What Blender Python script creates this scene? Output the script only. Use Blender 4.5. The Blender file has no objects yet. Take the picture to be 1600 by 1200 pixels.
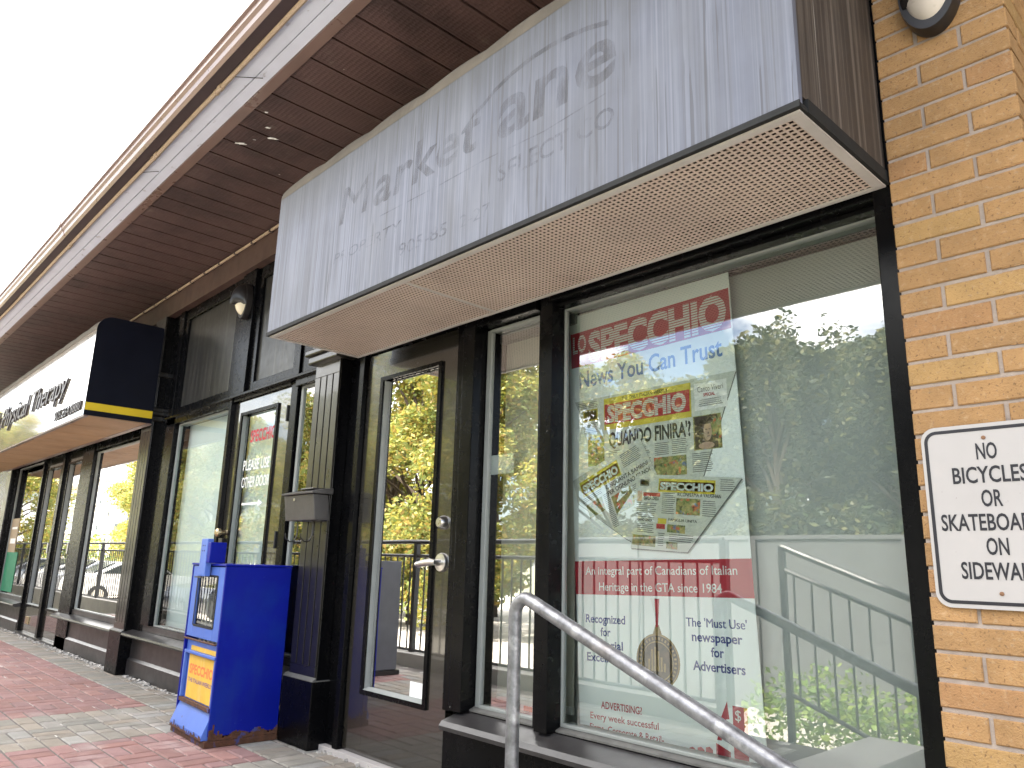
import bpy, bmesh, math, random
from mathutils import Vector, Matrix
random.seed(7)
R = math.radians
SC = bpy.context.scene
COL = SC.collection

# ------------------------------------------------------------------ camera
cam_d = bpy.data.cameras.new("camera"); cam = bpy.data.objects.new("camera", cam_d); COL.objects.link(cam)
cam_d.sensor_width = 36.0; cam_d.lens = 26.561; cam_d.clip_start = 0.05; cam_d.clip_end = 2000
rx, dn, fw = ((0.6856246, 0.7274731, 0.0264916), (-0.1513192, 0.1780225, -0.9723222), (-0.7120544, 0.6626393, 0.2321373))
cam.matrix_world = Matrix(((rx[0], -dn[0], -fw[0], 0.0), (rx[1], -dn[1], -fw[1], -2.2), (rx[2], -dn[2], -fw[2], 1.0), (0, 0, 0, 1)))
SC.camera = cam

# ------------------------------------------------------------------ world, sun, exposure
SUN_EL = R(54); SUN_DIR = Vector((-0.28, 0.96, 0)).normalized() * math.cos(SUN_EL) + Vector((0, 0, math.sin(SUN_EL)))
SUN_ROT = math.atan2(SUN_DIR.x, SUN_DIR.y)
W = bpy.data.worlds.new("World"); SC.world = W; W.use_nodes = True
nt = W.node_tree; nt.nodes.clear(); L = nt.links.new
out = nt.nodes.new("ShaderNodeOutputWorld"); bg = nt.nodes.new("ShaderNodeBackground"); bg.inputs[1].default_value = 0.13
sky = nt.nodes.new("ShaderNodeTexSky"); sky.sky_type = 'NISHITA'; sky.sun_disc = False
sky.sun_elevation = SUN_EL; sky.sun_rotation = SUN_ROT; sky.air_density = 1.0; sky.dust_density = 2.5; sky.ozone_density = 1.0
tc = nt.nodes.new("ShaderNodeTexCoord"); mp = nt.nodes.new("ShaderNodeMapping"); mp.inputs['Scale'].default_value = (1, 1, 2.0); mp.inputs['Location'].default_value = (0.4, 0.1, 0.0)
nz = nt.nodes.new("ShaderNodeTexNoise"); nz.inputs['Scale'].default_value = 2.1; nz.inputs['Detail'].default_value = 9; nz.inputs['Roughness'].default_value = 0.55
rp = nt.nodes.new("ShaderNodeValToRGB"); rp.color_ramp.elements[0].position = 0.47; rp.color_ramp.elements[1].position = 0.55
mx = nt.nodes.new("ShaderNodeMix"); mx.data_type = 'RGBA'; mx.inputs[7].default_value = (13.5, 13.2, 12.8, 1)
L(tc.outputs['Generated'], mp.inputs[0]); dp = nt.nodes.new("ShaderNodeVectorMath"); dp.operation = 'DOT_PRODUCT'; dp.inputs[1].default_value = tuple(SUN_DIR)
ma = nt.nodes.new("ShaderNodeMath"); ma.operation = 'MULTIPLY_ADD'; ma.inputs[1].default_value = 0.16     # thin haze gathers round the sun
L(tc.outputs['Generated'], dp.inputs[0]); L(dp.outputs['Value'], ma.inputs[0]); L(nz.outputs[0], ma.inputs[2])
L(mp.outputs[0], nz.inputs['Vector']); L(ma.outputs[0], rp.inputs[0]); L(rp.outputs[0], mx.inputs[0])
L(sky.outputs[0], mx.inputs[6]); L(mx.outputs[2], bg.inputs[0]); L(bg.outputs[0], out.inputs[0])
sun_d = bpy.data.lights.new("sun", 'SUN'); sun_d.energy = 5.0; sun_d.angle = R(0.5); sun_d.color = (1.0, 0.93, 0.82)
sun = bpy.data.objects.new("sun", sun_d); COL.objects.link(sun); sun.rotation_euler = SUN_DIR.to_track_quat('Z', 'Y').to_euler()
SC.view_settings.view_transform = 'Standard'; SC.view_settings.look = 'None'; SC.view_settings.gamma = 1.0
SC.view_settings.use_curve_mapping = False; SC.view_settings.exposure = 2.2
SC.cycles.max_bounces = 10; SC.cycles.transparent_max_bounces = 16

# ------------------------------------------------------------------ materials
MATS = {}
def nodes_of(name):
    m = bpy.data.materials.new(name); m.use_nodes = True; MATS[name] = m
    t = m.node_tree; t.nodes.clear(); o = t.nodes.new("ShaderNodeOutputMaterial"); return m, t, o
def N(t, typ, **kw):
    n = t.nodes.new(typ)
    for k, v in kw.items():
        if k.startswith('_'): setattr(n, k[1:], v)
        else: n.inputs[k].default_value = v
    return n
def c4(c): return (c[0], c[1], c[2], 1)
def mixc(t, fac, a, b, blend='MIX'):
    n = N(t, "ShaderNodeMix", _data_type='RGBA', _blend_type=blend)
    if isinstance(fac, (int, float)): n.inputs[0].default_value = fac
    else: t.links.new(fac, n.inputs[0])
    for i, s in ((6, a), (7, b)):
        if isinstance(s, tuple): n.inputs[i].default_value = c4(s)
        else: t.links.new(s, n.inputs[i])
    return n.outputs[2]
def noise(t, vec, scale, detail=4, rough=0.55, lo=None, hi=None, sx=(1, 1, 1)):
    m = N(t, "ShaderNodeMapping"); m.inputs['Scale'].default_value = sx; t.links.new(vec, m.inputs[0])
    n = N(t, "ShaderNodeTexNoise", Scale=scale, Detail=detail, Roughness=rough); t.links.new(m.outputs[0], n.inputs['Vector'])
    if lo is None: return n.outputs[0]
    r = N(t, "ShaderNodeMapRange"); r.inputs[1].default_value = lo; r.inputs[2].default_value = hi; r.clamp = True
    t.links.new(n.outputs[0], r.inputs[0]); return r.outputs[0]
def scl(t, s, k):
    n = N(t, "ShaderNodeMath", _operation='MULTIPLY'); t.links.new(s, n.inputs[0]); n.inputs[1].default_value = k; return n.outputs[0]

def pbr(name, col, rough=0.5, metal=0.0, var=0.25, scale=6, bump=0.0, bscale=90, second=None, layers=(), attr=False, rvar=0.1, spec=0.5, coat=0.0):
    """base colour with slow noise; layers = (colour, scale, lo, hi, stretch, strength)"""
    m, t, o = nodes_of(name); b = N(t, "ShaderNodeBsdfPrincipled", Metallic=metal); t.links.new(b.outputs[0], o.inputs[0])
    b.inputs['Specular IOR Level'].default_value = spec; b.inputs['Coat Weight'].default_value = coat
    tcn = N(t, "ShaderNodeTexCoord"); v = tcn.outputs['Object']
    f = noise(t, v, scale, 6, 0.6, 0.3, 0.7)
    if attr:
        a = N(t, "ShaderNodeAttribute", _attribute_name='tint'); base = a.outputs['Color']
        dark = mixc(t, 1.0, base, (1 - var, 1 - var, 1 - var), 'MULTIPLY'); c = mixc(t, f, dark, base)
    else:
        s2 = second or tuple(x * (1 - var) for x in col); c = mixc(t, f, s2, col)
    for lc, ls, lo, hi, st, k in layers:
        c = mixc(t, scl(t, noise(t, v, ls, 5, 0.6, lo, hi, st), k), c, lc)
    t.links.new(c, b.inputs['Base Color'])
    rr = N(t, "ShaderNodeMapRange"); rr.inputs[3].default_value = max(rough - rvar, 0.02); rr.inputs[4].default_value = min(rough + rvar, 1)
    t.links.new(noise(t, v, scale * 3, 4), rr.inputs[0]); t.links.new(rr.outputs[0], b.inputs['Roughness'])
    if bump:
        bn = N(t, "ShaderNodeBump", Strength=bump, Distance=0.004); t.links.new(noise(t, v, bscale, 5, 0.6), bn.inputs['Height']); t.links.new(bn.outputs[0], b.inputs['Normal'])
    return m
flake = ((0.4, 0.39, 0.36), 55, 0.735, 0.75, (1, 1, 0.5), 0.9)
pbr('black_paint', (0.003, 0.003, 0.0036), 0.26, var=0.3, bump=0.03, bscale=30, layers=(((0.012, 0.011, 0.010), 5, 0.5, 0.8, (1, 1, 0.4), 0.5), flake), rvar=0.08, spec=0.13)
pbr('door_paint', (0.016, 0.014, 0.0105), 0.24, var=0.2, bump=0.08, bscale=45, layers=(((0.022, 0.019, 0.016), 4, 0.5, 0.85, (1, 1, 0.5), 0.5), flake), rvar=0.07, spec=1.0, coat=1.0)
pbr('pilaster_lit_paint', (0.012, 0.0105, 0.008), 0.3, var=0.25, bump=0.08, bscale=45, layers=(((0.022, 0.019, 0.016), 4, 0.5, 0.85, (1, 1, 0.5), 0.5), flake), rvar=0.08, spec=0.55, coat=0.25)  # lighter, glossier copy of the pilaster black; light on the fronts put into colour
pbr('streaky_panel', (0.022, 0.021, 0.02), 0.33, var=0.3, layers=(((0.12, 0.115, 0.1), 34, 0.5, 0.7, (1, 1, 0.02), 0.5), flake), bump=0.06, bscale=30)
pbr('sill_paint', (0.035, 0.032, 0.032), 0.33, var=0.4, bump=0.1, bscale=35, layers=(((0.1, 0.093, 0.09), 7, 0.5, 0.75, (0.5, 1, 1), 0.55), flake))
pbr('worn_trim', (0.13, 0.125, 0.115), 0.6, var=0.4, scale=18)
pbr('vinyl', (0.24, 0.25, 0.235), 0.5, var=0.15)
pbr('dark_gap', (0.006, 0.006, 0.006), 0.8, var=0.1)
pbr('blind', (0.43, 0.445, 0.43), 0.75, var=0.06, scale=3)
pbr('blind_pale', (0.74, 0.8, 0.8), 0.75, var=0.06, scale=3)
pbr('blind_cream', (0.7, 0.67, 0.58), 0.75, var=0.06, scale=3)
pbr('room', (0.16, 0.15, 0.14), 0.9)
pbr('room_dark', (0.05, 0.045, 0.04), 0.9)
pbr('brown_metal', (0.10, 0.058, 0.054), 0.42, var=0.25, bump=0.12, bscale=60,
    layers=(((0.028, 0.018, 0.018), 2.5, 0.48, 0.65, (1, 1, 1), 0.6), ((0.2, 0.16, 0.14), 16, 0.62, 0.78, (1, 0.5, 1), 0.5), ((0.55, 0.52, 0.48), 6, 0.765, 0.78, (1, 2, 1), 0.9)))
pbr('brown_gloss', (0.2, 0.125, 0.105), 0.3, var=0.2, scale=3, spec=0.7)
pbr('brown_board', (0.105, 0.06, 0.05), 0.5, var=0.4, scale=4, layers=(((0.03, 0.017, 0.016), 7, 0.5, 0.7, (1, 1, 0.4), 0.6),))
pbr('gutter_dark', (0.055, 0.036, 0.04), 0.5, var=0.2)
pbr('pale_fascia', (0.6, 0.62, 0.74), 0.45, var=0.1, layers=(((0.14, 0.1, 0.09), 14, 0.64, 0.72, (0.6, 1, 1), 0.6),))
pbr('tan_cable', (0.42, 0.31, 0.22), 0.5, var=0.2, scale=20)
pbr('galvanised', (0.29, 0.29, 0.305), 0.42, 0.7, var=0.6, scale=28, bump=0.2, bscale=110, layers=(((0.62, 0.62, 0.63), 16, 0.55, 0.7, (1, 1, 1), 0.5), ((0.3, 0.24, 0.2), 7, 0.62, 0.75, (1, 1, 0.5), 0.5)))
pbr('chrome', (0.62, 0.6, 0.57), 0.3, 1.0, var=0.1)
pbr('brass_knob', (0.6, 0.48, 0.3), 0.3, 1.0, var=0.1)
pbr('brick', (1, 1, 1), 0.88, var=0.22, scale=14, attr=True, bump=0.9, bscale=190, rvar=0.05,
    layers=(((0.11, 0.05, 0.02), 120, 0.57, 0.66, (1, 1, 1), 0.8), ((0.62, 0.44, 0.26), 60, 0.55, 0.75, (1, 1, 1), 0.45), ((0.24, 0.12, 0.05), 45, 0.6, 0.72, (1, 1, 1), 0.5)))
pbr('mortar', (0.39, 0.315, 0.265), 0.95, var=0.3, scale=20, bump=0.7, bscale=160)
pbr('paver', (1, 1, 1), 0.85, var=0.25, scale=10, attr=True, bump=0.5, bscale=140, rvar=0.05, layers=(((0.5, 0.46, 0.43), 3.2, 0.55, 0.75, (1, 1, 1), 0.35), ((0.1, 0.08, 0.075), 40, 0.66, 0.74, (1, 1, 1), 0.5)))
pbr('joint_sand', (0.13, 0.115, 0.105), 0.95, var=0.4, scale=5, layers=(((0.6, 0.57, 0.53), 4, 0.58, 0.66, (1, 1, 1), 0.9),))
pbr('concrete', (0.42, 0.4, 0.37), 0.85, var=0.25, scale=3, bump=0.3)
pbr('asphalt', (0.5, 0.465, 0.415), 0.9, var=0.25, scale=1)
pbr('earth', (0.2, 0.2, 0.13), 0.95, var=0.3, scale=0.3)
pbr('rubble', (0.55, 0.52, 0.48), 0.9, var=0.5, scale=30)
pbr('white_enamel', (0.42, 0.39, 0.375), 0.4, var=0.08, scale=5, layers=(((0.5, 0.42, 0.38), 12, 0.6, 0.8, (1, 1, 1), 0.35), ((0.25, 0.2, 0.18), 70, 0.7, 0.74, (1, 1, 1), 0.6)))
pbr('black_print', (0.012, 0.011, 0.016), 0.5, var=0.2, scale=30)
pbr('rusty_bolt', (0.25, 0.13, 0.07), 0.6, 0.3)
pbr('black_plastic', (0.018, 0.015, 0.014), 0.35)
pbr('cream_lens', (0.78, 0.68, 0.5), 0.25, var=0.08)
pbr('white_lens', (0.55, 0.48, 0.41), 0.3, var=0.12, scale=14)
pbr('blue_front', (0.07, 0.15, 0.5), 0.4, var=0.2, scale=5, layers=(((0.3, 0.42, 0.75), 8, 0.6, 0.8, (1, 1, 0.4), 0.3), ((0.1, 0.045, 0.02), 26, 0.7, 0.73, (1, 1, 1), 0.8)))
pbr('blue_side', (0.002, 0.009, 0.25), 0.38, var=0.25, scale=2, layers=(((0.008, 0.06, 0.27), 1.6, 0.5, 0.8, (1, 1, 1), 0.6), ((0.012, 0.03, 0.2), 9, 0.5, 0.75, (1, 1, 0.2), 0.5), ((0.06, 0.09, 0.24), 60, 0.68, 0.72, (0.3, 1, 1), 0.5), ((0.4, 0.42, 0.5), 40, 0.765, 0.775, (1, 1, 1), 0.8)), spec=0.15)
pbr('rust', (0.11, 0.042, 0.018), 0.85, var=0.6, scale=25, bump=0.8, bscale=90, layers=(((0.02, 0.05, 0.22), 12, 0.6, 0.66, (1, 1, 1), 0.7),))
pbr('placard_yellow', (0.75, 0.45, 0.06), 0.5, var=0.2, scale=9, layers=(((0.7, 0.62, 0.45), 14, 0.55, 0.75, (1, 1, 0.3), 0.45),))
pbr('orange_print', (0.75, 0.2, 0.06), 0.6, var=0.2, scale=20)
pbr('purple_print', (0.2, 0.1, 0.25), 0.6)
pbr('paper_edge', (0.66, 0.62, 0.55), 0.8, var=0.4, scale=30)
pbr('mailbox_paint', (0.055, 0.05, 0.048), 0.35, var=0.35, scale=10, bump=0.2, layers=(flake,))
pbr('grille', (0.64, 0.5, 0.425), 0.5, var=0.3, scale=2.5, layers=(((0.3, 0.22, 0.18), 5, 0.52, 0.75, (1, 1, 1), 0.5),))
pbr('grille_frame', (0.52, 0.47, 0.44), 0.5, var=0.2)
pbr('grille_back', (0.04, 0.025, 0.02), 0.9)
pbr('canvas_edge', (0.15, 0.125, 0.095), 0.8, var=0.35, scale=5, layers=(((0.09, 0.075, 0.06), 18, 0.55, 0.72, (1, 0.3, 0.1), 0.6),), bump=0.2)
pbr('sign_end_brown', (0.05, 0.038, 0.032), 0.6, var=0.35, scale=4, layers=(((0.2, 0.165, 0.14), 60, 0.48, 0.7, (1, 1, 0.01), 0.6), ((0.5, 0.46, 0.42), 75, 0.665, 0.69, (1, 1, 0.006), 0.8)))
pbr('navy_vinyl', (0.003, 0.004, 0.010), 0.35, spec=0.2)
pbr('yellow_band', (0.6, 0.42, 0.01), 0.45, var=0.1)
pbr('white_gloss', (0.25, 0.225, 0.185), 0.07, var=0.1, scale=1.2, spec=0.7, rvar=0.03, coat=0.7)
pbr('tan_board', (0.42, 0.25, 0.13), 0.55, var=0.25, scale=3)
pbr('letter_dark', (0.035, 0.025, 0.03), 0.4)
pbr('letter_violet', (0.5, 0.46, 0.52), 0.4)
pbr('banner_white', (0.88, 0.92, 0.905), 0.55, var=0.03)
pbr('red_print', (0.46, 0.012, 0.03), 0.5, var=0.1)
pbr('blue_print', (0.012, 0.03, 0.22), 0.5, var=0.1)
pbr('lightblue_print', (0.09, 0.2, 0.55), 0.5, var=0.1)
pbr('white_print', (0.78, 0.78, 0.75), 0.5, var=0.03)
pbr('yellow_print', (0.7, 0.56, 0.05), 0.5)
pbr('newsprint', (0.6, 0.62, 0.56), 0.6, var=0.08)
pbr('grey_print', (0.17, 0.17, 0.17), 0.6, var=0.3, scale=90)
pbr('skin_print', (0.55, 0.36, 0.26), 0.6, var=0.25, scale=30)
pbr('skin_shade', (0.2, 0.13, 0.1), 0.6, var=0.25, scale=30)
pbr('hair_print', (0.07, 0.045, 0.03), 0.6)
pbr('photo_print', (0.06, 0.14, 0.03), 0.6, second=(0.5, 0.4, 0.16), scale=45, layers=(((0.6, 0.1, 0.05), 35, 0.56, 0.62, (1, 1, 1), 0.9), ((0.1, 0.18, 0.4), 28, 0.6, 0.66, (1, 1, 1), 0.8), ((0.02, 0.02, 0.02), 50, 0.55, 0.65, (1, 1, 1), 0.8)))
pbr('bronze_print', (0.1, 0.065, 0.03), 0.5, second=(0.02, 0.014, 0.01), scale=40)
pbr('gold_print', (0.36, 0.24, 0.08), 0.45, var=0.4, scale=60)
pbr('white_paper', (0.8, 0.8, 0.78), 0.6, var=0.03)
pbr('grey_card', (0.11, 0.11, 0.12), 0.7)
pbr('green_poster', (0.01, 0.2, 0.1), 0.5)
pbr('tan_poster', (0.35, 0.26, 0.17), 0.5)
pbr('bark', (0.09, 0.065, 0.045), 0.9, var=0.4, bump=0.5, bscale=20)
pbr('black_rail', (0.03, 0.03, 0.032), 0.4)
pbr('building_white', (0.62, 0.6, 0.56), 0.8, var=0.08)
pbr('building_brick', (0.32, 0.15, 0.1), 0.85)
pbr('window_dark', (0.05, 0.07, 0.08), 0.1)
pbr('car_white', (0.75, 0.75, 0.74), 0.2, coat=0.5); pbr('car_silver', (0.45, 0.46, 0.48), 0.25, 0.6, coat=0.5); pbr('car_dark', (0.04, 0.05, 0.07), 0.2, coat=0.5)
pbr('car_glass', (0.03, 0.04, 0.045), 0.05); pbr('tyre', (0.02, 0.02, 0.02), 0.8)
pbr('roofing', (0.1, 0.075, 0.06), 0.9)

def leaf_mat(name):
    m, t, o = nodes_of(name)
    a = N(t, "ShaderNodeAttribute", _attribute_name='tint')
    d = N(t, "ShaderNodeBsdfPrincipled", Roughness=0.5); tr = N(t, "ShaderNodeBsdfTranslucent"); ms = N(t, "ShaderNodeMixShader"); ms.inputs[0].default_value = 0.35
    t.links.new(a.outputs['Color'], d.inputs['Base Color']); t.links.new(a.outputs['Color'], tr.inputs['Color'])
    t.links.new(d.outputs[0], ms.inputs[1]); t.links.new(tr.outputs[0], ms.inputs[2]); t.links.new(ms.outputs[0], o.inputs[0])
leaf_mat('leaf')

def glass_mat(name, base, k, tint=(0.92, 0.96, 0.95), wob=0.0):
    m, t, o = nodes_of(name)
    tr = N(t, "ShaderNodeBsdfTransparent", Color=c4(tint)); g = N(t, "ShaderNodeBsdfGlossy", Roughness=0.0, Color=(1, 1, 1, 1))
    f = N(t, "ShaderNodeFresnel", IOR=1.5); mr = N(t, "ShaderNodeMapRange"); mr.inputs[3].default_value = base; mr.inputs[4].default_value = k; mr.inputs[1].default_value = 0.04; mr.inputs[2].default_value = 1.0
    ms = N(t, "ShaderNodeMixShader"); t.links.new(f.outputs[0], mr.inputs[0]); t.links.new(mr.outputs[0], ms.inputs[0])
    t.links.new(tr.outputs[0], ms.inputs[1]); t.links.new(g.outputs[0], ms.inputs[2]); t.links.new(ms.outputs[0], o.inputs[0])
    if wob:
        tcn = N(t, "ShaderNodeTexCoord"); bn = N(t, "ShaderNodeBump", Strength=wob, Distance=0.01)
        t.links.new(noise(t, tcn.outputs['Object'], 3.0, 2, 0.4), bn.inputs['Height']); t.links.new(bn.outputs[0], g.inputs['Normal'])
glass_mat('glass', 0.205, 1.0, (0.97, 1.0, 0.99), wob=0.02)
glass_mat('soft_glass', 0.09, 0.8, (0.97, 1.0, 0.99), wob=0.02)
glass_mat('side_glass', 0.45, 1.0, (0.97, 1.0, 0.99), wob=0.02)
glass_mat('door_glass', 0.64, 1.0, wob=0.03)
m, t, o = nodes_of('glass_back'); tr = N(t, "ShaderNodeBsdfTransparent", Color=(0.98, 1, 0.99, 1)); t.links.new(tr.outputs[0], o.inputs[0])

# weathered grey sign face: vertical rain streaks, a few long drips
m, t, o = nodes_of('sign_grey'); b = N(t, "ShaderNodeBsdfPrincipled", Roughness=0.55); t.links.new(b.outputs[0], o.inputs[0])
v = N(t, "ShaderNodeTexCoord").outputs['Object']
c = mixc(t, noise(t, v, 3, 5, 0.6, 0.35, 0.7), (0.08, 0.087, 0.12), (0.112, 0.122, 0.166))
c = mixc(t, scl(t, noise(t, v, 110, 3, 0.5, 0.45, 0.7, (1, 1, 0.006)), 0.55), c, (0.205, 0.222, 0.285))
c = mixc(t, scl(t, noise(t, v, 80, 4, 0.6, 0.55, 0.7, (1, 1, 0.008)), 0.68), c, (0.05, 0.05, 0.06))
c = mixc(t, scl(t, noise(t, v, 38, 5, 0.65, 0.66, 0.675, (1, 1, 0.03)), 0.75), c, (0.03, 0.03, 0.036))
c = mixc(t, scl(t, noise(t, v, 5, 4, 0.6, 0.5, 0.75, (1, 1, 0.3)), 0.5), c, (0.18, 0.192, 0.235))
c = mixc(t, scl(t, noise(t, v, 7, 6, 0.65, 0.5, 0.72, (1, 1, 0.12)), 0.45), c, (0.06, 0.06, 0.066))
c = mixc(t, scl(t, noise(t, v, 58, 3, 0.5, 0.615, 0.63, (1, 1, 0.022)), 0.6), c, (0.035, 0.035, 0.042))
c = mixc(t, scl(t, noise(t, v, 1.6, 3, 0.5, 0.45, 0.65), 0.35), c, (0.07, 0.07, 0.078))
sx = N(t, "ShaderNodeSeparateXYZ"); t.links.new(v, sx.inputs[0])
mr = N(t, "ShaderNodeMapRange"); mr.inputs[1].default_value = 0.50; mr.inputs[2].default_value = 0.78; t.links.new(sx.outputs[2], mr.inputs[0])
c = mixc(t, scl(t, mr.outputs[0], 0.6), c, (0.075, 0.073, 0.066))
t.links.new(c, b.inputs['Base Color'])
# ghost of removed letters: patchy glue and dirt
m, t, o = nodes_of('ghost_letter'); b = N(t, "ShaderNodeBsdfPrincipled", Roughness=0.7); tr = N(t, "ShaderNodeBsdfTransparent"); ms = N(t, "ShaderNodeMixShader")
v = N(t, "ShaderNodeTexCoord").outputs['Object']
t.links.new(mixc(t, noise(t, v, 30, 5, 0.6, 0.4, 0.6), (0.05, 0.045, 0.046), (0.085, 0.076, 0.072)), b.inputs['Base Color'])
t.links.new(scl(t, noise(t, v, 16, 6, 0.7, 0.36, 0.74, (1, 1, 0.3)), 0.46), ms.inputs[0])
t.links.new(tr.outputs[0], ms.inputs[1]); t.links.new(b.outputs[0], ms.inputs[2]); t.links.new(ms.outputs[0], o.inputs[0])
m, t, o = nodes_of('ghost_faint'); b = N(t, "ShaderNodeBsdfPrincipled", Roughness=0.7); tr = N(t, "ShaderNodeBsdfTransparent"); ms = N(t, "ShaderNodeMixShader")
v = N(t, "ShaderNodeTexCoord").outputs['Object']; b.inputs['Base Color'].default_value = (0.045, 0.045, 0.055, 1)
t.links.new(scl(t, noise(t, v, 9, 6, 0.75, 0.42, 0.72), 0.5), ms.inputs[0])
t.links.new(tr.outputs[0], ms.inputs[1]); t.links.new(b.outputs[0], ms.inputs[2]); t.links.new(ms.outputs[0], o.inputs[0])
# embossed soffit sheet
m = MATS['brown_metal']; t = m.node_tree
vt = N(t, "ShaderNodeTexVoronoi", Scale=1.0); mpn = N(t, "ShaderNodeMapping"); mpn.inputs['Scale'].default_value = (62, 40, 30)
tcn = N(t, "ShaderNodeTexCoord"); t.links.new(tcn.outputs['Object'], mpn.inputs[0]); t.links.new(mpn.outputs[0], vt.inputs['Vector']); vt.inputs['Randomness'].default_value = 0.15
bn = N(t, "ShaderNodeBump", Strength=0.8, Distance=0.004); t.links.new(vt.outputs['Distance'], bn.inputs['Height'])
pb = [n for n in t.nodes if n.type == 'BSDF_PRINCIPLED'][0]; ob = [n for n in t.nodes if n.type == 'BUMP' and n is not bn][0]
t.links.new(ob.outputs[0], bn.inputs['Normal']); t.links.new(bn.outputs[0], pb.inputs['Normal'])

# ------------------------------------------------------------------ mesh builder
class MB:
    def __init__(s): s.v = []; s.f = []; s.m = []; s.mats = []; s.tint = []; s.cur = 0; s.t = (1, 1, 1)
    def mat(s, name):
        if name not in s.mats: s.mats.append(name)
        s.cur = s.mats.index(name); return s
    def add(s, vs, fs, M=None):
        o = len(s.v)
        for p in vs: s.v.append(tuple(M @ Vector(p)) if M else tuple(p))
        for f in fs: s.f.append([i + o for i in f]); s.m.append(s.cur); s.tint.append(s.t)
        return s
    def box(s, x0, x1, y0, y1, z0, z1, M=None):
        vs = [(x, y, z) for z in (z0, z1) for y in (y0, y1) for x in (x0, x1)]
        return s.add(vs, [(0, 2, 3, 1), (4, 5, 7, 6), (0, 1, 5, 4), (2, 6, 7, 3), (0, 4, 6, 2), (1, 3, 7, 5)], M)
    def chbox(s, x0, x1, y0, y1, z0, z1, c=0.003, face='-y', M=None):
        """box whose edges round one visible face are chamfered (open at the back)"""
        if face == '-y':
            a = [(x0, y1, z0), (x1, y1, z0), (x1, y1, z1), (x0, y1, z1)]
            b = [(x0, y0 + c, z0), (x1, y0 + c, z0), (x1, y0 + c, z1), (x0, y0 + c, z1)]
            d = [(x0 + c, y0, z0 + c), (x1 - c, y0, z0 + c), (x1 - c, y0, z1 - c), (x0 + c, y0, z1 - c)]
        elif face == '+z':
            a = [(x0, y0, z0), (x1, y0, z0), (x1, y1, z0), (x0, y1, z0)]
            b = [(x0, y0, z1 - c), (x1, y0, z1 - c), (x1, y1, z1 - c), (x0, y1, z1 - c)]
            d = [(x0 + c, y0 + c, z1), (x1 - c, y0 + c, z1), (x1 - c, y1 - c, z1), (x0 + c, y1 - c, z1)]
        else:  # +x
            a = [(x0, y0, z0), (x0, y1, z0), (x0, y1, z1), (x0, y0, z1)]
            b = [(x1 - c, y0, z0), (x1 - c, y1, z0), (x1 - c, y1, z1), (x1 - c, y0, z1)]
            d = [(x1, y0 + c, z0 + c), (x1, y1 - c, z0 + c), (x1, y1 - c, z1 - c), (x1, y0 + c, z1 - c)]
        fs = [(8, 9, 10, 11)]
        for i in range(4):
            j = (i + 1) % 4; fs += [(i, j, 4 + j, 4 + i), (4 + i, 4 + j, 8 + j, 8 + i)]
        return s.add(a + b + d, fs, M)
    def quad(s, a, b, c, d): return s.add([a, b, c, d], [(0, 1, 2, 3)])
    def poly(s, pts): return s.add(pts, [tuple(range(len(pts)))])
    def prism_x(s, prof, x0, x1, cap=True):
        """prof: (y,z) outline swept along x"""
        n = len(prof); vs = [(x0, p[0], p[1]) for p in prof] + [(x1, p[0], p[1]) for p in prof]
        fs = [(i, (i + 1) % n, n + (i + 1) % n, n + i) for i in range(n)]
        if cap: fs += [tuple(range(n))[::-1], tuple(range(n, 2 * n))]
        return s.add(vs, fs)
    def prism(s, pts, d):
        n = len(pts); d = Vector(d); vs = [tuple(p) for p in pts] + [tuple(Vector(p) + d) for p in pts]
        return s.add(vs, [(i, (i + 1) % n, n + (i + 1) % n, n + i) for i in range(n)] + [tuple(range(n))[::-1], tuple(range(n, 2 * n))])
    def tube(s, path, r, n=12, cap=True):
        path = [Vector(p) for p in path]; rs = r if isinstance(r, (list, tuple)) else [r] * len(path)
        vs = []; fs = []; up = None
        for i, p in enumerate(path):
            d = (path[min(i + 1, len(path) - 1)] - path[max(i - 1, 0)]).normalized()
            if up is None: up = d.orthogonal().normalized()
            u = (up - d * up.dot(d)).normalized(); w = d.cross(u); up = u
            for k in range(n):
                a = 2 * math.pi * k / n; vs.append(tuple(p + (u * math.cos(a) + w * math.sin(a)) * rs[i]))
        for i in range(len(path) - 1):
            for k in range(n):
                fs.append((i * n + k, i * n + (k + 1) % n, (i + 1) * n + (k + 1) % n, (i + 1) * n + k))
        if cap: fs += [tuple(range(n))[::-1], tuple(range((len(path) - 1) * n, len(path) * n))]
        return s.add(vs, fs)
    def lathe(s, prof, c, axis='-y', n=24, sx=1.0, sz=1.0):
        """prof: (radius, height) along axis from centre c"""
        vs = []; fs = []
        for r_, h in prof:
            for k in range(n):
                a = 2 * math.pi * k / n; p = (r_ * math.cos(a) * sx, r_ * math.sin(a) * sz)
                vs.append((c[0] + p[0], c[1] - h, c[2] + p[1]) if axis == '-y' else (c[0] + p[0], c[1] + p[1], c[2] + h))
        for i in range(len(prof) - 1):
            for k in range(n): fs.append((i * n + k, i * n + (k + 1) % n, (i + 1) * n + (k + 1) % n, (i + 1) * n + k))
        fs.append(tuple(range((len(prof) - 1) * n, len(prof) * n)))
        return s.add(vs, fs)
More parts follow.
